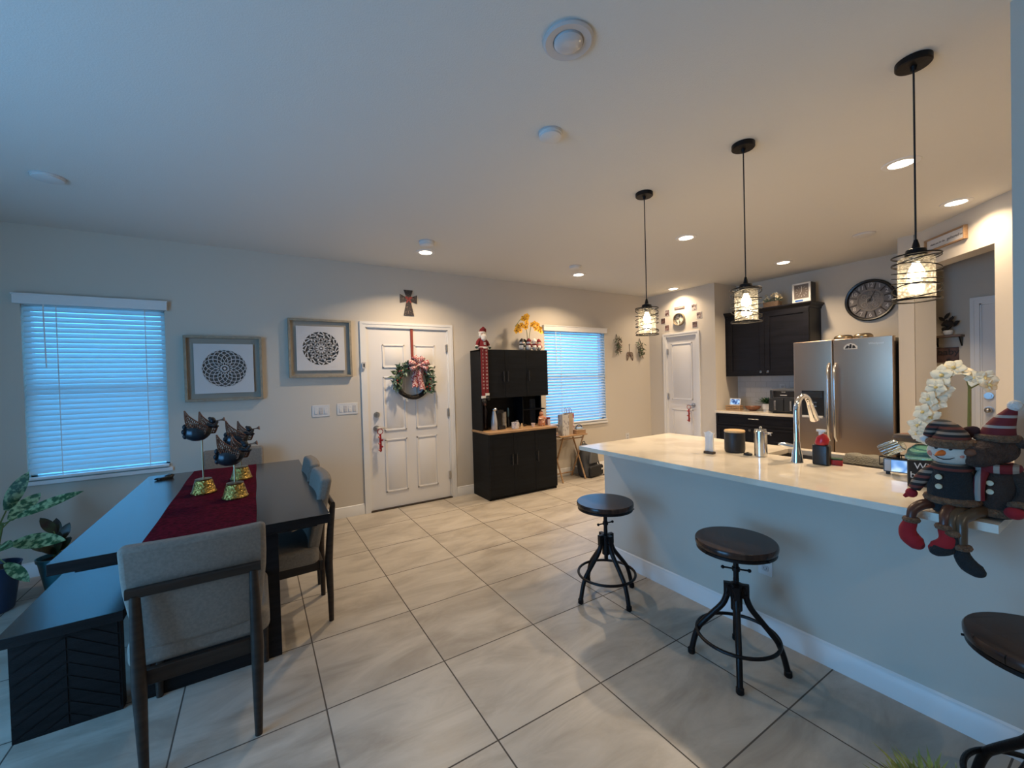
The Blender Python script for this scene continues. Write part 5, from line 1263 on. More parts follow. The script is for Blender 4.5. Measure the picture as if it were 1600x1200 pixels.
scr = mat('lit_blue_screen', (.02, .05, .15), .2, emit=(.08, .22, .55), estr=1.1)
ntx = scr.node_tree; nz = ntx.nodes.new('ShaderNodeTexNoise'); nz.inputs['Scale'].default_value = 30; rp = ntx.nodes.new('ShaderNodeValToRGB'); rp.color_ramp.elements[0].position = .42; rp.color_ramp.elements[1].position = .6; rp.color_ramp.elements[0].color = (.01, .03, .12, 1); rp.color_ramp.elements[1].color = (.35, .55, .85, 1)
tcx = ntx.nodes.new('ShaderNodeTexCoord'); ntx.links.new(tcx.outputs['Object'], nz.inputs[0]); ntx.links.new(nz.outputs['Fac'], rp.inputs[0]); ntx.links.new(rp.outputs[0], ntx.nodes['Principled BSDF'].inputs['Emission Color'])
MB().box((-.0065, -.068, .012), (-.0055, .068, .088), M=Mt).build('screen', scr, t)

# ------------------------------------------------------------ sign above the hall opening, hall shelf
p = dl(((5.25-4.10)*math.sqrt(2)), .0005, 2.570)
t = thing('wooden_sign', 'long white sign in a thin wooden frame above the hall opening', 'sign', p, PI/4+PI)   # local -y faces away after the turn; build towards +y of the wall
# wall-face normal (into the room) is (-1,1); with rz = 45deg+180deg local -y = (-1... ) checked below
W, Hh = .225, .058
mb = MB()
for q in ((-W, -Hh, W, -Hh+.012), (-W, Hh-.012, W, Hh), (-W, -Hh+.012, -W+.012, Hh-.012), (W-.012, -Hh+.012, W, Hh-.012)): mb.box((q[0], -.030, q[1]), (q[2], -.001, q[3]))
mb.build('frame', OAKX, t, bevel=.0015)
MB().box((-W+.012, -.012, -Hh+.012), (W-.012, -.002, Hh-.012)).build('panel', PAPER, t)
mb = MB(); text_mb(mb, 'thank you for the', .024, Matrix.Translation((-.085, -.0128, -.002)) @ Matrix.Rotation(PI/2, 4, 'X')); text_mb(mb, 'gathered', .036, Matrix.Translation((.085, -.0128, .0)) @ Matrix.Rotation(PI/2, 4, 'X')); text_mb(mb, 'here', .024, Matrix.Translation((.180, -.0128, -.002)) @ Matrix.Rotation(PI/2, 4, 'X'))
mb.build('lettering', mat('grey_ink', (.10, .085, .08), .6), t)
HXW = 6.0
t = thing('wall_shelf', 'small brown wooden shelf on the hall wall beside the far door', 'shelf', (HXW, 1.215, 1.745), -PI/2)
MB().box((-.105, -.130, -.010), (.105, -.001, .010)).build('board', mat('dark_walnut_shelf', (.11, .065, .040), .5), t, bevel=.002)
for s in (-1, 1): MB().prism([(-.001, -.0105), (-.10, -.0105), (-.001, -.10)], s*.085-.006, s*.085+.006, 'x').build('bracket', METB, t)
t = thing('hall_planter', 'dark leaning figure in a white bowl on the hall shelf', 'ornament', (HXW-.065, 1.215, 1.7555))
MB().lathe([(.020, 0), (.032, .008), (.040, .035), (.034, .050), (0, .050)], n=28).build('bowl', CERAM, t)
lf = MB(); rr = random.Random(12)
for k in range(26): lf.leaf((rr.uniform(-.02, .02), rr.uniform(-.05, .03), .050+rr.uniform(0, .12)), (rr.uniform(-1, .2), rr.uniform(-1, .6), rr.uniform(-.1, 1)), rr.uniform(.04, .08), .032, .1, (-1, 0, .2), n=3)
lf.tube([(0, 0, .045), (0, -.02, .12), (0, -.035, .19)], .004, 6); lf.build('dark_foliage', mat('dark_brown_foliage', (.030, .022, .018), .8), t)
t = thing('hanging_word_sign', 'dark wooden sign with black script letters hanging under the hall shelf', 'sign', (HXW, 1.225, 1.560), -PI/2)
MB().box((-.095, -.010, -.075), (.075, -.001, .075)).build('board', mat('reddish_dark_board', (.085, .045, .038), .7, var=.35, scale=20), t)
mb = MB(); text_mb(mb, 'baby', .085, Matrix.Translation((0, -.013, .028)) @ Matrix.Rotation(PI/2, 4, 'X'), 0, .003); text_mb(mb, 'g', .07, Matrix.Translation((0, -.013, -.05)) @ Matrix.Rotation(PI/2, 4, 'X'), 0, .003); mb.build('script_letters', BLKM, t)

# ------------------------------------------------------------ peninsula: cabinets, sink, worktop
PX0, PX1, PY0, PY1, PZ0, PZ1 = 2.085, 3.150, .3135, 2.412, .8845, .914
SX0, SX1, SY0, SY1 = 2.790, 3.075, .770, 1.400
t = thing('peninsula_cabinets', 'black base cabinets under the kitchen side of the peninsula', 'cabinet')
MB().box((2.456, PY0+.02, .10), (SX0-.03, PY1-.02, PZ0-.002)).box((SX1+.015, PY0+.02, .10), (3.105, PY1-.02, PZ0-.002)).box((SX0-.03, PY0+.02, .10), (SX1+.015, SY0-.03, PZ0-.002)).box((SX0-.03, SY1+.03, .10), (SX1+.015, PY1-.02, PZ0-.002)).box((2.456, PY0+.02, 0), (3.03, PY1-.02, .10)).build('body', CABW, t)
for k in range(4):
    a = PY0+.03+k*.515; mb = MB().box((3.106, a, .12), (3.124, a+.505, .86)); o = mb.build('door', CABW, t, bevel=.002)
mb = MB()
for a, b, c, d in wall_cells(PX0, PX1, PY0, PY1, [(SX0, SX1, SY0, SY1)]): mb.box((a, c, PZ0), (b, d, PZ1))
one('peninsula_worktop', mb, QUARTZ, 'long glossy cream quartz worktop on the peninsula', 'countertop')
t = thing('kitchen_sink', 'rectangular stainless sink set into the peninsula worktop', 'sink')
z0 = .70; w_ = .012; mb = MB()
mb.box((SX0-.012, SY0-.012, z0), (SX1+.012, SY1+.012, z0+.008))
for q in ((SX0-.012, SY0-.012, SX0, SY1+.012), (SX1, SY0-.012, SX1+.012, SY1+.012), (SX0, SY0-.012, SX1, SY0), (SX0, SY1, SX1, SY1+.012)): mb.box((q[0], q[1], z0+.008), (q[2], q[3], PZ0-.0005))
mb.build('basin', mat('dull_sink_steel', (.30, .28, .26), .35, 1.0), t)
MB().lathe([(.030, 0), (.045, .002), (.045, .004), (.0, .001)], c=((SX0+SX1)/2, (SY0+SY1)/2, z0+.0085), n=24).build('drain', STEELB, t)
WT = PZ1+.0005
t = thing('kitchen_faucet', 'tall chrome gooseneck pull-down faucet behind the sink', 'faucet', (2.660, 1.165, WT))
MB().lathe([(.032, 0), (.030, .010), (.026, .05), (.020, .075), (.0175, .10), (.0165, .12)], n=28).build('base', CHROME, t)
pts = [(0, 0, .10), (0, 0, .200), (0, 0, .288)] + [(.088-.088*math.cos(a), 0, .288+.092*math.sin(a)) for a in [PI*k/14 for k in range(1, 13)]]
MB().tube(pts, .0155, 16).build('gooseneck', CHROME, t)
e1 = Vector(pts[-1]); dn = (Vector(pts[-1])-Vector(pts[-2])).normalized()
MB().tube([e1, e1+dn*.02, e1+dn*.05, e1+dn*.115], [.0165, .0175, .020, .0245], 18).build('spray_head', CHROME, t)
MB().tube([(0, 0, .085), (0, .040, .088), (0, .055, .090)], [.014, .016, .017], 16).tube([(0, .055, .090), (0, .070, .092), (-.006, .098, .094)], [.018, .014, .006], 12).build('lever_handle', CHROME, t)
# items on the worktop
t = thing('napkin_holder', 'clear and black upright holder with white paper napkins, leftmost on the worktop', 'napkin holder', (2.530, 1.628, WT), 0)
MB().rbox((-.018, -.034, 0), (.018, .034, .014), .006, 'z').build('base', mat('brown_base', (.05, .03, .02), .4), t)
for s in (-1, 1): MB().rbox((s*.019-.0012, -.034, .005), (s*.019+.0012, .034, .115), .008, 'x').build('clear_side', CLEARP, t)
mb = MB(); vs = []; nx = 10
for j, (z, wd) in enumerate(((.016, .027), (.05, .026), (.09, .027), (.125, .031), (.150, .040))):
    for i in range(nx+1):
        u = -1+2*i/nx; vs.append((.004*math.sin(u*5+j*.7)-.006, wd*u, z-(.012*abs(math.sin(u*2.2)) if j == 4 else 0)))
n = len(vs); vs += [(x+.012, y, z-.004) for x, y, z in vs]; fs = []
for j in range(4):
    for i in range(nx):
        a = j*(nx+1)+i; fs += [(a, a+1, a+nx+2, a+nx+1), (n+a, n+a+nx+1, n+a+nx+2, n+a+1)]
for j in range(4):
    for i in (0, nx): a = j*(nx+1)+i; fs.append((a, a+nx+1, n+a+nx+1, n+a))
for i in range(nx):
    for j in (0, 4): a = j*(nx+1)+i; fs.append((a, a+1, n+a+1, n+a))
mb.add(vs, fs).build('napkins', mat('white_napkin', (.80, .78, .74), .9), t)
t = thing('canister', 'black ribbed canister with flat bamboo lid on the worktop', 'canister', (2.700, 1.556, WT))
MB().lathe([(.054, 0), (.060, .006), (.062, .02), (.062, .125), (.060, .132), (0, .132)], n=44).build('jar', mat('black_ribbed_ceramic', (.012, .012, .013), .5, bump=.2, bscale=30), t)
MB().lathe([(.055, .1325), (.062, .1335), (.063, .143), (.060, .147), (0, .147)], n=44).build('lid', BAMB, t)
t = thing('milk_canister', 'brushed steel cylinder with small knob on top, between canister and faucet', 'canister', (2.680, 1.378, WT))
MB().lathe([(.033, 0), (.036, .003), (.036, .158), (.033, .162), (0, .162)], n=40).build('cylinder', STEELB, t)
MB().lathe([(.0315, .1625), (.034, .166), (.030, .172), (0, .172)], n=32).build('lid', STEELB, t)
MB().lathe([(.007, .1725), (.009, .180), (.006, .187), (0, .188)], n=14).build('knob', NICKEL, t)
MB().tube([(0, -.035, .145), (0, -.058, .146), (0, -.060, .135)], .005, 8).build('spout', NICKEL, t)
one('drain_stopper', MB().lathe([(.022, 0), (.026, .003), (.024, .010), (.012, .014), (0, .020)], n=24), BLKP, 'small black round stopper left of the steel cylinder', 'small item', (2.660, 1.448, WT))
t = thing('soap_dispenser', 'black square soap dispenser with red pump and white top by the sink', 'soap dispenser', (2.685, 1.052, WT))
MB().rbox((-.024, -.041, 0), (.024, .041, .112), .014, 'z').build('bottle', mat('black_glazed_bottle', (.008, .010, .012), .3), t, bevel=.006, seg=3)
MB().tube([(0, 0, .1125), (0, 0, .120), (.002, -.006, .142), (0, 0, .160), (0, .004, .166)], [.028, .031, .031, .026, .018], 22).build('red_collar', REDP, t)
MB().lathe([(.012, .167), (.013, .185), (.010, .186)], n=18).rbox((-.010, -.024, .186), (.010, .022, .198), .006, 'z').build('pump_top', PLAST, t)
one('sponge', MB().rbox((-.022, -.028, 0), (.022, .028, .028), .006, 'z').box((-.022, -.028, .0283), (.022, .028, .036), 1), [REDP, mat('dark_green_scourer', (.02, .06, .03), .9)], 'red and dark sponge standing behind the soap dispenser', 'sponge', (2.740, 1.003, WT), .3)
mb = MB(); vs = []; nx, ny = 10, 14     # towel over the far edge of the sink
for j in range(ny+1):
    for i in range(nx+1):
        u, v = i/nx, j/ny; x = 3.040+.140*u; y = .880+.200*v; z = WT+.004+.003*math.sin(v*14+u*3)
        if x < SX1-.002: z = WT+.004-(SX1-.002-x)*1.4
        if x > PX1+.003: z = WT+.004-(x-PX1-.003)*4; x = PX1+.004+.002*math.sin(v*12)
        vs.append((x, y, z))
n = len(vs); vs += [(x+.0, y, z+.005) for x, y, z in vs]; fs = []
for j in range(ny):
    for i in range(nx): a = j*(nx+1)+i; fs += [(a, a+nx+1, a+nx+2, a+1), (n+a, n+a+1, n+a+nx+2, n+a+nx+1)]
for j in range(ny):
    for i in (0, nx): a = j*(nx+1)+i; fs.append((a, a+nx+1, n+a+nx+1, n+a))
for i in range(nx):
    for j in (0, ny): a = j*(nx+1)+i; fs.append((a, a+1, n+a+1, n+a))
one('dish_cloth', mb.add(vs, fs), mat('grey_green_cloth', (.16, .15, .12), .95, bump=.6, bscale=120), 'grey-green cloth draped over the far rim of the sink', 'cloth')
# drying caddy, glass, jar, dish
t = thing('drying_caddy', 'black wire caddy on feet beside the sink, loaded with glassware', 'dish rack', (2.735, .662, WT))
mb = MB()
for z in (.045, .085): mb.tube([(-.055, -.135, z), (.055, -.135, z), (.055, .135, z), (-.055, .135, z)], .0035, 6, 0, True)
for y in (-.135, -.08, -.027, .027, .08, .135):
    for x in (-.055, .055): mb.tube([(x, y, .045), (x, y, .085)], .002, 5)
    mb.tube([(-.055, y, .046), (.055, y, .046)], .002, 5)
mb.build('wire_frame', METB, t)
for s in (-1, 1):
    for x in (-.045, .045): MB().box((x-.007, s*.105-.007, 0), (x+.007, s*.105+.007, .043)).build('foot', BLKM, t)
t = thing('smart_display', 'small screen glowing with pale blue swirls at the front of the caddy', 'screen', (2.662, .705, WT+.022), 0)
Md = frame_M((0, 0, 0), (0.10, -1, 0), (0, 0, 1))
swirl = bpy.data.materials.new('lit_swirl_screen'); swirl.use_nodes = True; nt = swirl.node_tree; b_ = nt.nodes['Principled BSDF']; b_.inputs['Base Color'].default_value = (.02, .03, .05, 1); b_.inputs['Roughness'].default_value = .15
wv = nt.nodes.new('ShaderNodeTexWave'); wv.inputs['Scale'].default_value = 9; wv.inputs['Distortion'].default_value = 9; wv.inputs['Detail'].default_value = 1; wv.inputs['Detail Scale'].default_value = 1.5; tcx = nt.nodes.new('ShaderNodeTexCoord'); nt.links.new(tcx.outputs['Object'], wv.inputs['Vector'])
rp = nt.nodes.new('ShaderNodeValToRGB'); rp.color_ramp.elements[0].color = (.10, .24, .55, 1); rp.color_ramp.elements[1].color = (.50, .68, .95, 1); nt.links.new(wv.outputs['Fac'], rp.inputs[0]); nt.links.new(rp.outputs[0], b_.inputs['Emission Color']); b_.inputs['Emission Strength'].default_value = .95
MB().box((-.070, -.004, -.012), (.060, .060, .0), M=Md).build('back_case', BLKP, t)
MB().box((-.066, .0, .0003), (-.042, .056, .0015), M=Md).build('pale_side_strip', mat('pale_grey_glass', (.35, .33, .31), .2), t)
MB().box((-.041, .0, .0003), (.056, .056, .0015), M=Md).build('screen', swirl, t)
t = thing('counter_sign', 'small black sign with white letters standing beside the blue screen', 'sign', (2.515, .562, WT), 0)
Ms = frame_M((0, 0, 0), (.55, -1, 0), (0, 0, 1))
MB().box((-.085, 0, -.014), (.095, .118, 0), M=Ms).build('board', BLKM, t, bevel=.001)
mb = MB(); text_mb(mb, 'Wifi', .040, Ms @ Matrix.Translation((-.066, .092, .0015)), 0, .0008, 'LEFT'); text_mb(mb, 'better', .040, Ms @ Matrix.Translation((-.080, .052, .0015)), 0, .0008, 'LEFT'); mb.build('lettering', CERAM, t)
t = thing('ribbed_tumbler', 'clear ribbed glass tumbler tipped over on the left of the caddy', 'glass', (2.735, .762, WT+.128), 0)
Mg = Matrix.Rotation(math.radians(-122), 4, 'X')
prof = [(.028, -.045), (.030, -.043), (.034, .045), (.0315, .045), (.0275, -.038), (0, -.038)]; mb = MB(); mb.lathe(prof, n=32, M=Mg)
for k in range(16):
    a = 2*PI*k/16; mb.tube([Mg @ Vector((.0300*math.cos(a), .0300*math.sin(a), -.042)), Mg @ Vector((.0340*math.cos(a), .0340*math.sin(a), .044))], .0016, 5)
mb.build('tumbler_body', GLASS, t)
t = thing('teal_glass_bowl', 'upturned teal tinted glass bowl with swirls in the caddy', 'bowl', (2.735, .630, WT+.052), 0)
mb = MB().lathe([(.074, 0), (.080, .004), (.082, .040), (.072, .080), (.046, .104), (0, .108)], n=40); mb.build('bowl_body', TEALG, t)
mb = MB()
for k in range(5): mb.tube([(.082*math.cos(a), .082*math.sin(a), .012+.009*k+.006*math.sin(3*a+k)) for a in [2*PI*j/40 for j in range(40)]], .0018, 5, 0, True)
mb.build('raised_swirls', mat('pale_teal_glass_ridge', (.45, .62, .58), .15), t)
t = thing('round_wooden_dish', 'dark round dish with concentric orange-brown wood rings on top of the glassware', 'dish', (2.735, .668, WT+.1650), 0)
Mr = Matrix.Rotation(math.radians(-3), 4, 'X') @ Matrix.Rotation(math.radians(4), 4, 'Y')
MB().lathe([(.058, 0), (.080, .006), (.090, .022), (.086, .036), (.072, .041), (0, .041)], n=44, M=Mr).build('dish_body', mat('dark_stained_wood', (.050, .035, .028), .4), t)
mb = MB()
for k, r_ in enumerate((.0, .014, .026, .038, .050)): mb.lathe([(r_, .0415), (r_+.007, .0435), (r_+.0125, .0415)], n=40, m=k % 2, M=Mr)
mb.build('wood_rings', [mat('orange_brown_wood', (.26, .095, .045), .4), mat('dark_ring_wood', (.11, .045, .025), .4)], t)

# white orchid in a glass vase
t = thing('white_orchid', 'tall white silk orchid in a faceted glass vase behind the plush figures', 'flower arrangement', (2.640, .476, WT))
MB().lathe([(.040, 0), (.044, .004), (.052, .10), (.062, .190), (.058, .190), (.047, .10), (.038, .010), (0, .010)], n=12).build('vase', GLASS, t)
MB().lathe([(.036, .0105), (.045, .10), (.0, .105)], n=16).build('pebbles', mat('grey_pebbles', (.30, .29, .27), .6, bump=1, bscale=90, bdist=.02), t)
st = MB(); fl = MB(); ct = MB(); rr = random.Random(17)
# the spray arches in the wall-parallel direction (+y is leftwards in view)
S1 = [(0, 0, .08), (0, .002, .26), (0, .0, .44), (0, .010, .492), (0, .040, .508), (.01, .085, .455), (.01, .118, .39), (.01, .140, .31), (0, .155, .24)]
st.tube(S1, [.0075, .0065, .0055, .005, .0045, .004, .0035, .003, .0025], 8)
st.tube([(0, -.004, .435), (0, -.030, .455), (0, -.060, .465)], .003, 6)
for (x, y, z, s, nx, ny, nz) in ((-.01, .045, .524, .048, -1, .1, .5), (-.015, .080, .492, .052, -1, .3, .1), (-.01, .020, .508, .040, -.6, -.2, .8), (-.02, .098, .440, .048, -1, .2, 0), (-.015, .075, .430, .042, -1, -.3, -.1), (-.02, .122, .385, .046, -1, .4, -.1), (-.015, .098, .372, .044, -1, -.2, -.1), (-.02, .142, .325, .044, -1, .3, 0), (-.015, .120, .300, .044, -1, -.2, 0), (-.02, .160, .262, .044, -1, .2, -.1), (-.02, .130, .238, .044, -1, -.1, -.2), (-.015, -.020, .478, .040, -1, .1, .3), (-.01, -.046, .480, .044, -1, -.4, -.2), (-.01, -.056, .450, .038, -.7, -.7, 0), (-.015, .165, .225, .040, -1, .2, -.2), (-.015, .140, .205, .040, -1, 0, -.3)):
    flower(fl, ct, (x, y, z), (nx, ny, nz), s, rr)
st.build('stem', mat('olive_stem', (.16, .16, .035), .5), t); o = fl.build('petals', CREAMF, t); o.modifiers.new('thick', 'SOLIDIFY').thickness = .0012
ct.build('flower_centres', mat('pale_yellow_centre', (.70, .55, .22), .6), t)
lf = MB(); lf.leaf((0, -.005, .165), (-.05, -.50, .80), .190, .034, .05, (-1, 0, .4), n=8); lf.leaf((0, .0, .15), (.3, .6, .4), .12, .03, .1, (0, 0, 1), n=7); lf.leaf((0, .01, .16), (-.1, .45, .8), .12, .012, .1, (-1, 0, 0), n=6)
lf.build('leaves', mat('dark_olive_leaf', (.035, .045, .022), .5), t)

# ------------------------------------------------------------ plush figures on the edge of the worktop
def limb(mb, pts, rs, n=14): return mb.tube(pts, rs, n)
# local frame: -x faces the room (toward the camera side), +y is to the left in view
SN = thing('plush_snowman', 'plush snowman with striped knit hat, carrot nose and red boots, on the worktop edge', 'plush toy', (2.135, .432, WT), math.radians(-6))
t = SN
p, r_ = smooth([(.005, 0, .012), (.0, 0, .05), (0, 0, .10), (0, 0, .150), (0, 0, .170)], [.054, .064, .064, .052, .038]); MB().tube(p, r_, 24).build('coat', NAVYF, t)
MB().ring((0, 0, .052), .062, .014, 36, 8).build('coat_fur_hem', TANP, t)
MB().sph((0, 0, .222), (.056, .064, .048), n=28).build('head', mat('cream_fleece', (.60, .56, .48), .95, bump=.3, bscale=200), t)
MB().tube([(-.052, .006, .224), (-.072, .010, .222), (-.088, .014, .218)], [.011, .008, .002], 12).build('carrot_nose', ORANGE, t)
MB().sph((-.048, .024, .240), .0055, n=10).sph((-.050, -.014, .240), .0055, n=10).build('eyes', BLKP, t)
MB().tube([(-.045, .033, .214), (-.053, .017, .204), (-.055, .002, .201), (-.053, -.013, .204), (-.046, -.030, .214)], .0016, 6).build('mouth', BLKM, t)
for y in (.043, -.036): MB().sph((-.036, y*.93, .217), (.010, .013, .011), n=12).build('cheek', mat('rosy_cheek', (.60, .25, .18), .9), t)
MB().ring((0, 0, .256), .052, .016, 40, 10).build('hat_fur_band', TANP, t)
p, r_ = smooth([(0, 0, .258), (.004, .004, .280), (.008, .014, .302), (.006, .032, .318), (.0, .048, .306), (-.004, .057, .288), (-.006, .063, .272)], [.052, .049, .036, .022, .018, .015, .012]); MB().tube(p, r_, 22).build('striped_hat', STRIPE, t)
MB().sph((-.010, .068, .264), .015, n=14).build('pompom', WHF, t)
MB().ring((0, 0, .168), .040, .015, 30, 8).build('scarf_wrap', STRIPEX, t)
for z in (.138, .104): 
    o_ = MB().lathe([(0, 0), (.0095, 0), (.0095, .004), (.006, .003), (0, .003)], n=20, M=Matrix.Rotation(-PI/2, 4, 'Y')).xf(Matrix.Translation((-.0655, .012, z))).build('button', BUTTON, t)
p, r_ = smooth([(-.006, .034, .160), (-.024, .060, .134), (-.034, .080, .098), (-.038, .090, .074)], [.020, .021, .020, .017]); MB().tube(p, r_, 16).build('striped_sleeve', STRIPEX, t)
MB().sph((-.038, .098, .056), (.017, .018, .018), n=14).tube([(-.040, .106, .050), (-.042, .118, .038)], [.010, .006], 8).build('red_mitten', REDF, t)
for s in (1, -1):
    y0 = s*.024+.012
    p, r_ = smooth([(-.020, y0, .030), (-.070, y0+s*.010+.008, .028), (-.104, y0+s*.018+.014, .012), (-.116, y0+s*.020+.014, -.006), (-.118, y0+s*.020+.014, -.022)], [.019, .018, .016, .014, .014])
    lg = MB().tube(p, r_, 14).build('satin_leg', TARTAN, t)
    yb_ = y0+s*.020+.014
    MB().ring((-.118, yb_, -.024), .016, .010, 24, 8).build('boot_cuff', TANP, lg)
    p, r_ = smooth([(-.118, yb_, -.030), (-.120, yb_+s*.010, -.060), (-.123, yb_+s*.004, -.086), (-.128, yb_-s*.020, -.104), (-.132, yb_-s*.036, -.110)], [.018, .024, .028, .025, .010]); MB().tube(p, r_, 16).build('red_boot', REDF, lg)
RD_ = thing('plush_reindeer', 'brown plush reindeer with tall red striped hat and black boots, beside the snowman', 'plush toy', (2.195, .338, WT), math.radians(6))
t = RD_
p, r_ = smooth([(.005, 0, .012), (0, 0, .05), (0, 0, .11), (0, 0, .160), (0, 0, .185)], [.052, .060, .060, .050, .040]); MB().tube(p, r_, 24).build('coat', mat('dark_brown_wool_coat', (.042, .026, .019), .95, bump=.7, bscale=220), t)
MB().ring((0, 0, .024), .058, .014, 36, 8).build('coat_fur_hem', TANP, t)
MB().sph((.004, -.004, .238), (.055, .055, .050), n=26).build('head', BROWNP, t)
p, r_ = smooth([(-.020, .010, .232), (-.055, .030, .222), (-.085, .045, .216), (-.098, .051, .214)], [.048, .044, .036, .016]); MB().tube(p, r_, 20).build('muzzle', BROWNP, t)
MB().sph((-.094, .049, .232), (.016, .017, .014), n=14).build('nose', mat('orange_brown_nose', (.16, .06, .028), .7), t)
MB().sph((-.050, .000, .258), .006, n=10).sph((-.038, .044, .262), .006, n=10).build('eyes', BLKP, t)
for s in (1, -1):
    mb = MB(); b0 = Vector((.0, s*.045-.004, .262)); M2 = Matrix.Rotation(s*.75, 4, 'X')
    if s > 0: mb.sph((-.010, .062, .292), (.012, .034, .020), n=16, M=Matrix.Rotation(-.55, 3, 'X').to_4x4())
    else: mb.tube([(.0, -.045, .262), (-.004, -.080, .268), (-.008, -.108, .248), (-.010, -.120, .222), (-.010, -.122, .205)], [.014, .022, .024, .018, .008], 14)
    mb.build('ear', BROWNP if s < 0 else mat('dark_maroon_ear', (.050, .015, .014), .9), t)
MB().ring((.004, -.006, .279), .046, .013, 34, 8).build('hat_fur_band', TANP, t)
p, r_ = smooth([(.004, -.006, .280), (.004, -.012, .305), (.002, -.022, .335), (.0, -.034, .362), (-.002, -.042, .380)], [.046, .040, .030, .020, .012]); MB().tube(p, r_, 22).build('striped_hat', STRIPER, t)
MB().sph((-.004, -.047, .393), .019, n=16).build('pompom', WHF, t)
MB().ring((0, 0, .176), .050, .016, 30, 8).tube([(-.045, .020, .170), (-.066, .030, .140), (-.072, .034, .095), (-.074, .030, .065)], [.014, .015, .015, .012], 10).build('striped_scarf', STRIPEV, t)
for z in (.128, .098): MB().lathe([(0, 0), (.0090, 0), (.0090, .004), (.006, .003), (0, .003)], n=20, M=Matrix.Rotation(-PI/2, 4, 'Y')).xf(Matrix.Translation((-.060, .008, z))).build('button', BUTTON, t)
p, r_ = smooth([(-.005, -.042, .158), (-.020, -.068, .125), (-.038, -.070, .090), (-.056, -.056, .062)], [.024, .024, .023, .021]); sl = MB().tube(p, r_, 16).build('sleeve', mat('dark_brown_wool_coat', (.03, .02, .017), .95), t)
MB().ring((-.056, -.056, .060), .018, .011, 24, 8, M=Matrix.Rotation(.5, 3, 'Y').to_4x4()).build('sleeve_fur_cuff', TANP, sl)
MB().sph((-.068, -.046, .038), (.021, .025, .021), n=16).build('red_mitten', REDF, t)
for s in (1, -1):
    y0 = s*.020+.040; zb = -.040 if s > 0 else -.082; xk = -.168; yl_ = .088 if s > 0 else .066
    p, r_ = smooth([(-.030, y0, .024), (-.110, (y0+yl_)/2, .024), (-.152, yl_, .008), (xk, yl_, -.022), (xk-.002, yl_, zb+.004)], [.019, .018, .017, .015, .014]); lg = MB().tube(p, r_, 14).build('satin_leg', mat('bronze_satin_leg', (.085, .050, .025), .32), t)
    MB().ring((xk-.002, yl_, zb), .016, .011, 24, 8).build('boot_cuff', TANP, lg)
    d_ = 1 if s > 0 else -1
    p, r_ = smooth([(xk-.002, yl_, zb-.006), (xk-.004, yl_+d_*.002, zb-.030), (xk-.010, yl_+d_*.016, zb-.054), (xk-.018, yl_+d_*.040, zb-.066), (xk-.022, yl_+d_*.054, zb-.068)], [.017, .022, .025, .021, .008]); MB().tube(p, r_, 16).build('black_boot', NAVYF, lg)

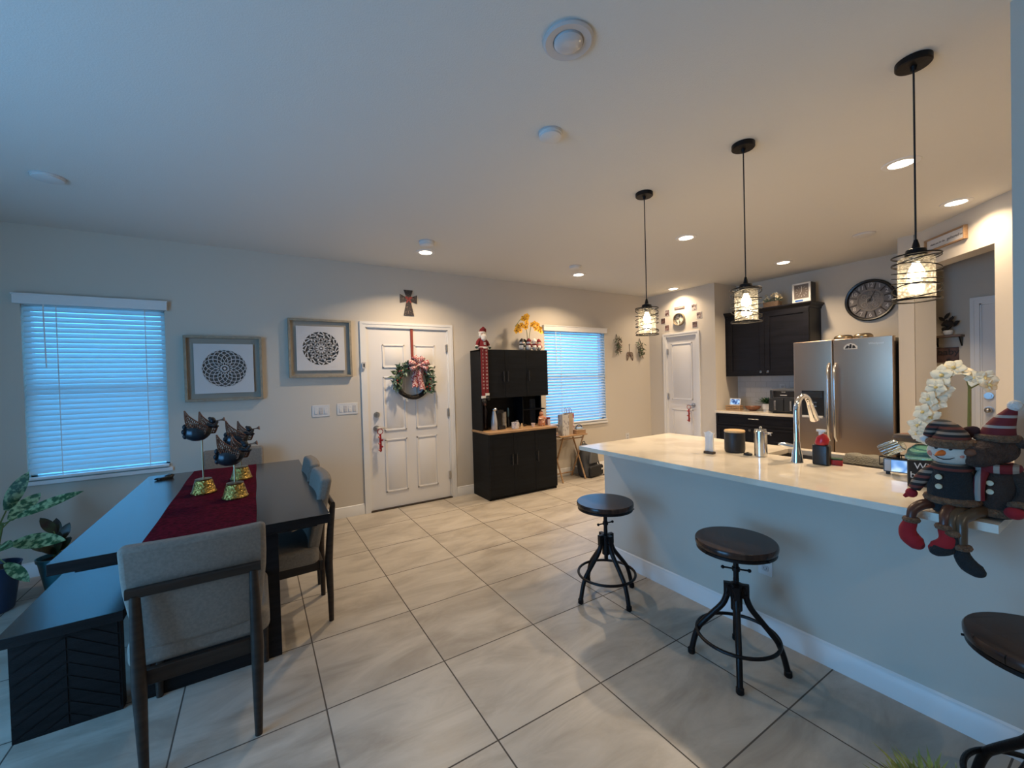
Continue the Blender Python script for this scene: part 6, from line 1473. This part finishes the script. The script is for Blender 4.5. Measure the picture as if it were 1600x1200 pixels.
# ------------------------------------------------------------ bar stools
def stool():
    t = thing('bar_stool', 'round dark wood and iron stool farthest away, near the end of the peninsula', 'stool', (1.925, 1.985, 0), math.radians(84), 'adjustable iron stools along the peninsula')
    MB().lathe([(0, .590), (.174, .590), (.181, .594), (.183, .602), (.183, .616), (.179, .622), (0, .622)], n=56).build('seat', STOOLW, t)
    MB().lathe([(.166, .576), (.178, .576), (.178, .5895), (.166, .5895), (.166, .576)], n=48).box((-.163, -.014, .578), (.163, .014, .5895)).box((-.014, -.163, .578), (.014, .163, .5895)).build('seat_band', METB, t)
    for k in range(4):
        a = PI/4+PI/2*k; MB().cyl((.178*math.cos(a), .178*math.sin(a), .583), (.185*math.cos(a), .185*math.sin(a), .583), .004, n=8).build('screw', METB, t)
    mb = MB().tube([(0, 0, .24), (0, 0, .578)], .0125, 16)
    for k in range(22): mb.ring((0, 0, .26+.008*k), .0125, .0016, 18, 5)
    mb.build('threaded_post', METB, t)
    MB().tube([(0, -.055, .476), (0, .055, .476)], .0045, 8).sph((0, -.058, .476), .009, n=12).sph((0, .058, .476), .009, n=12).lathe([(.018, .467), (.018, .485)], n=18).build('cross_handle', METB, t)
    mb = MB().lathe([(.020, .270), (.026, .275), (.026, .380), (.030, .385), (.030, .402), (.020, .406)], n=24); mb.build('hub', METB, t)
    for k in range(4):
        a = PI/2*k; c, s = math.cos(a), math.sin(a)
        prof = [(.036, .400), (.040, .370), (.044, .335), (.062, .290), (.102, .240), (.143, .190), (.172, .150), (.192, .095), (.207, .030), (.211, .012)]
        p, r_ = smooth([(q*c, q*s, z) for q, z in prof], [.011, .0135, .0145, .0145, .014, .014, .0135, .0135, .0135, .0135], 3)
        lg = MB().tube(p, r_, 12).build('leg', METB, t)
        mb = MB().box((.022, -.012, .338), (.056, .012, .404)).cyl((.034, -.018, .388), (.034, .018, .388), .006, n=8).cyl((.040, -.018, .352), (.040, .018, .352), .006, n=8); mb.xf(Matrix.Rotation(a, 4, 'Z')).build('bracket', METB, lg)
        MB().lathe([(.013, .030), (.017, .026), (.018, .006), (.015, 0)], n=18).xf(Matrix.Translation((.210*c, .210*s, 0))).build('foot_cap', METB, lg)
    MB().ring((0, 0, .150), .183, .0085, 56, 10).build('foot_ring', METB, t)
    return t
st0 = stool()
dup(st0, (1.985, 1.150, 0), math.radians(32), 'round dark wood and iron stool in the middle, in front of the wall outlet')
dup(st0, (1.955, .190, 0), math.radians(60), 'round dark wood and iron stool cut off by the right edge of the photo')
# leafy plant top in the foreground
t = thing('grass_plant', 'yellow-green feathery plant top at the bottom edge near the cut-off stool', 'plant', (1.520, .335, 0))
MB().lathe([(.075, 0), (.080, .008), (.110, .22), (.118, .222), (.118, .240), (.108, .24), (.102, .22), (0, .214)], n=36).build('pot', mat('grey_stone_pot', (.22, .21, .20), .7), t)
MB().lathe([(.101, .2205), (0, .228)], n=24).build('soil', SOIL, t)
lf = MB(); rr = random.Random(44)
for k in range(420):
    a = rr.random()*2*PI; e_ = rr.uniform(.25, 1.5); lf.leaf((rr.uniform(-.05, .05), rr.uniform(-.05, .05), .222), (math.cos(a)*math.cos(e_), math.sin(a)*math.cos(e_), math.sin(e_)), rr.uniform(.09, .15), .011, .32, (0, 0, 1), n=5)
lf.build('foliage', mat('yellow_green_foliage', (.20, .24, .06), .7, var=.4, scale=40), t)
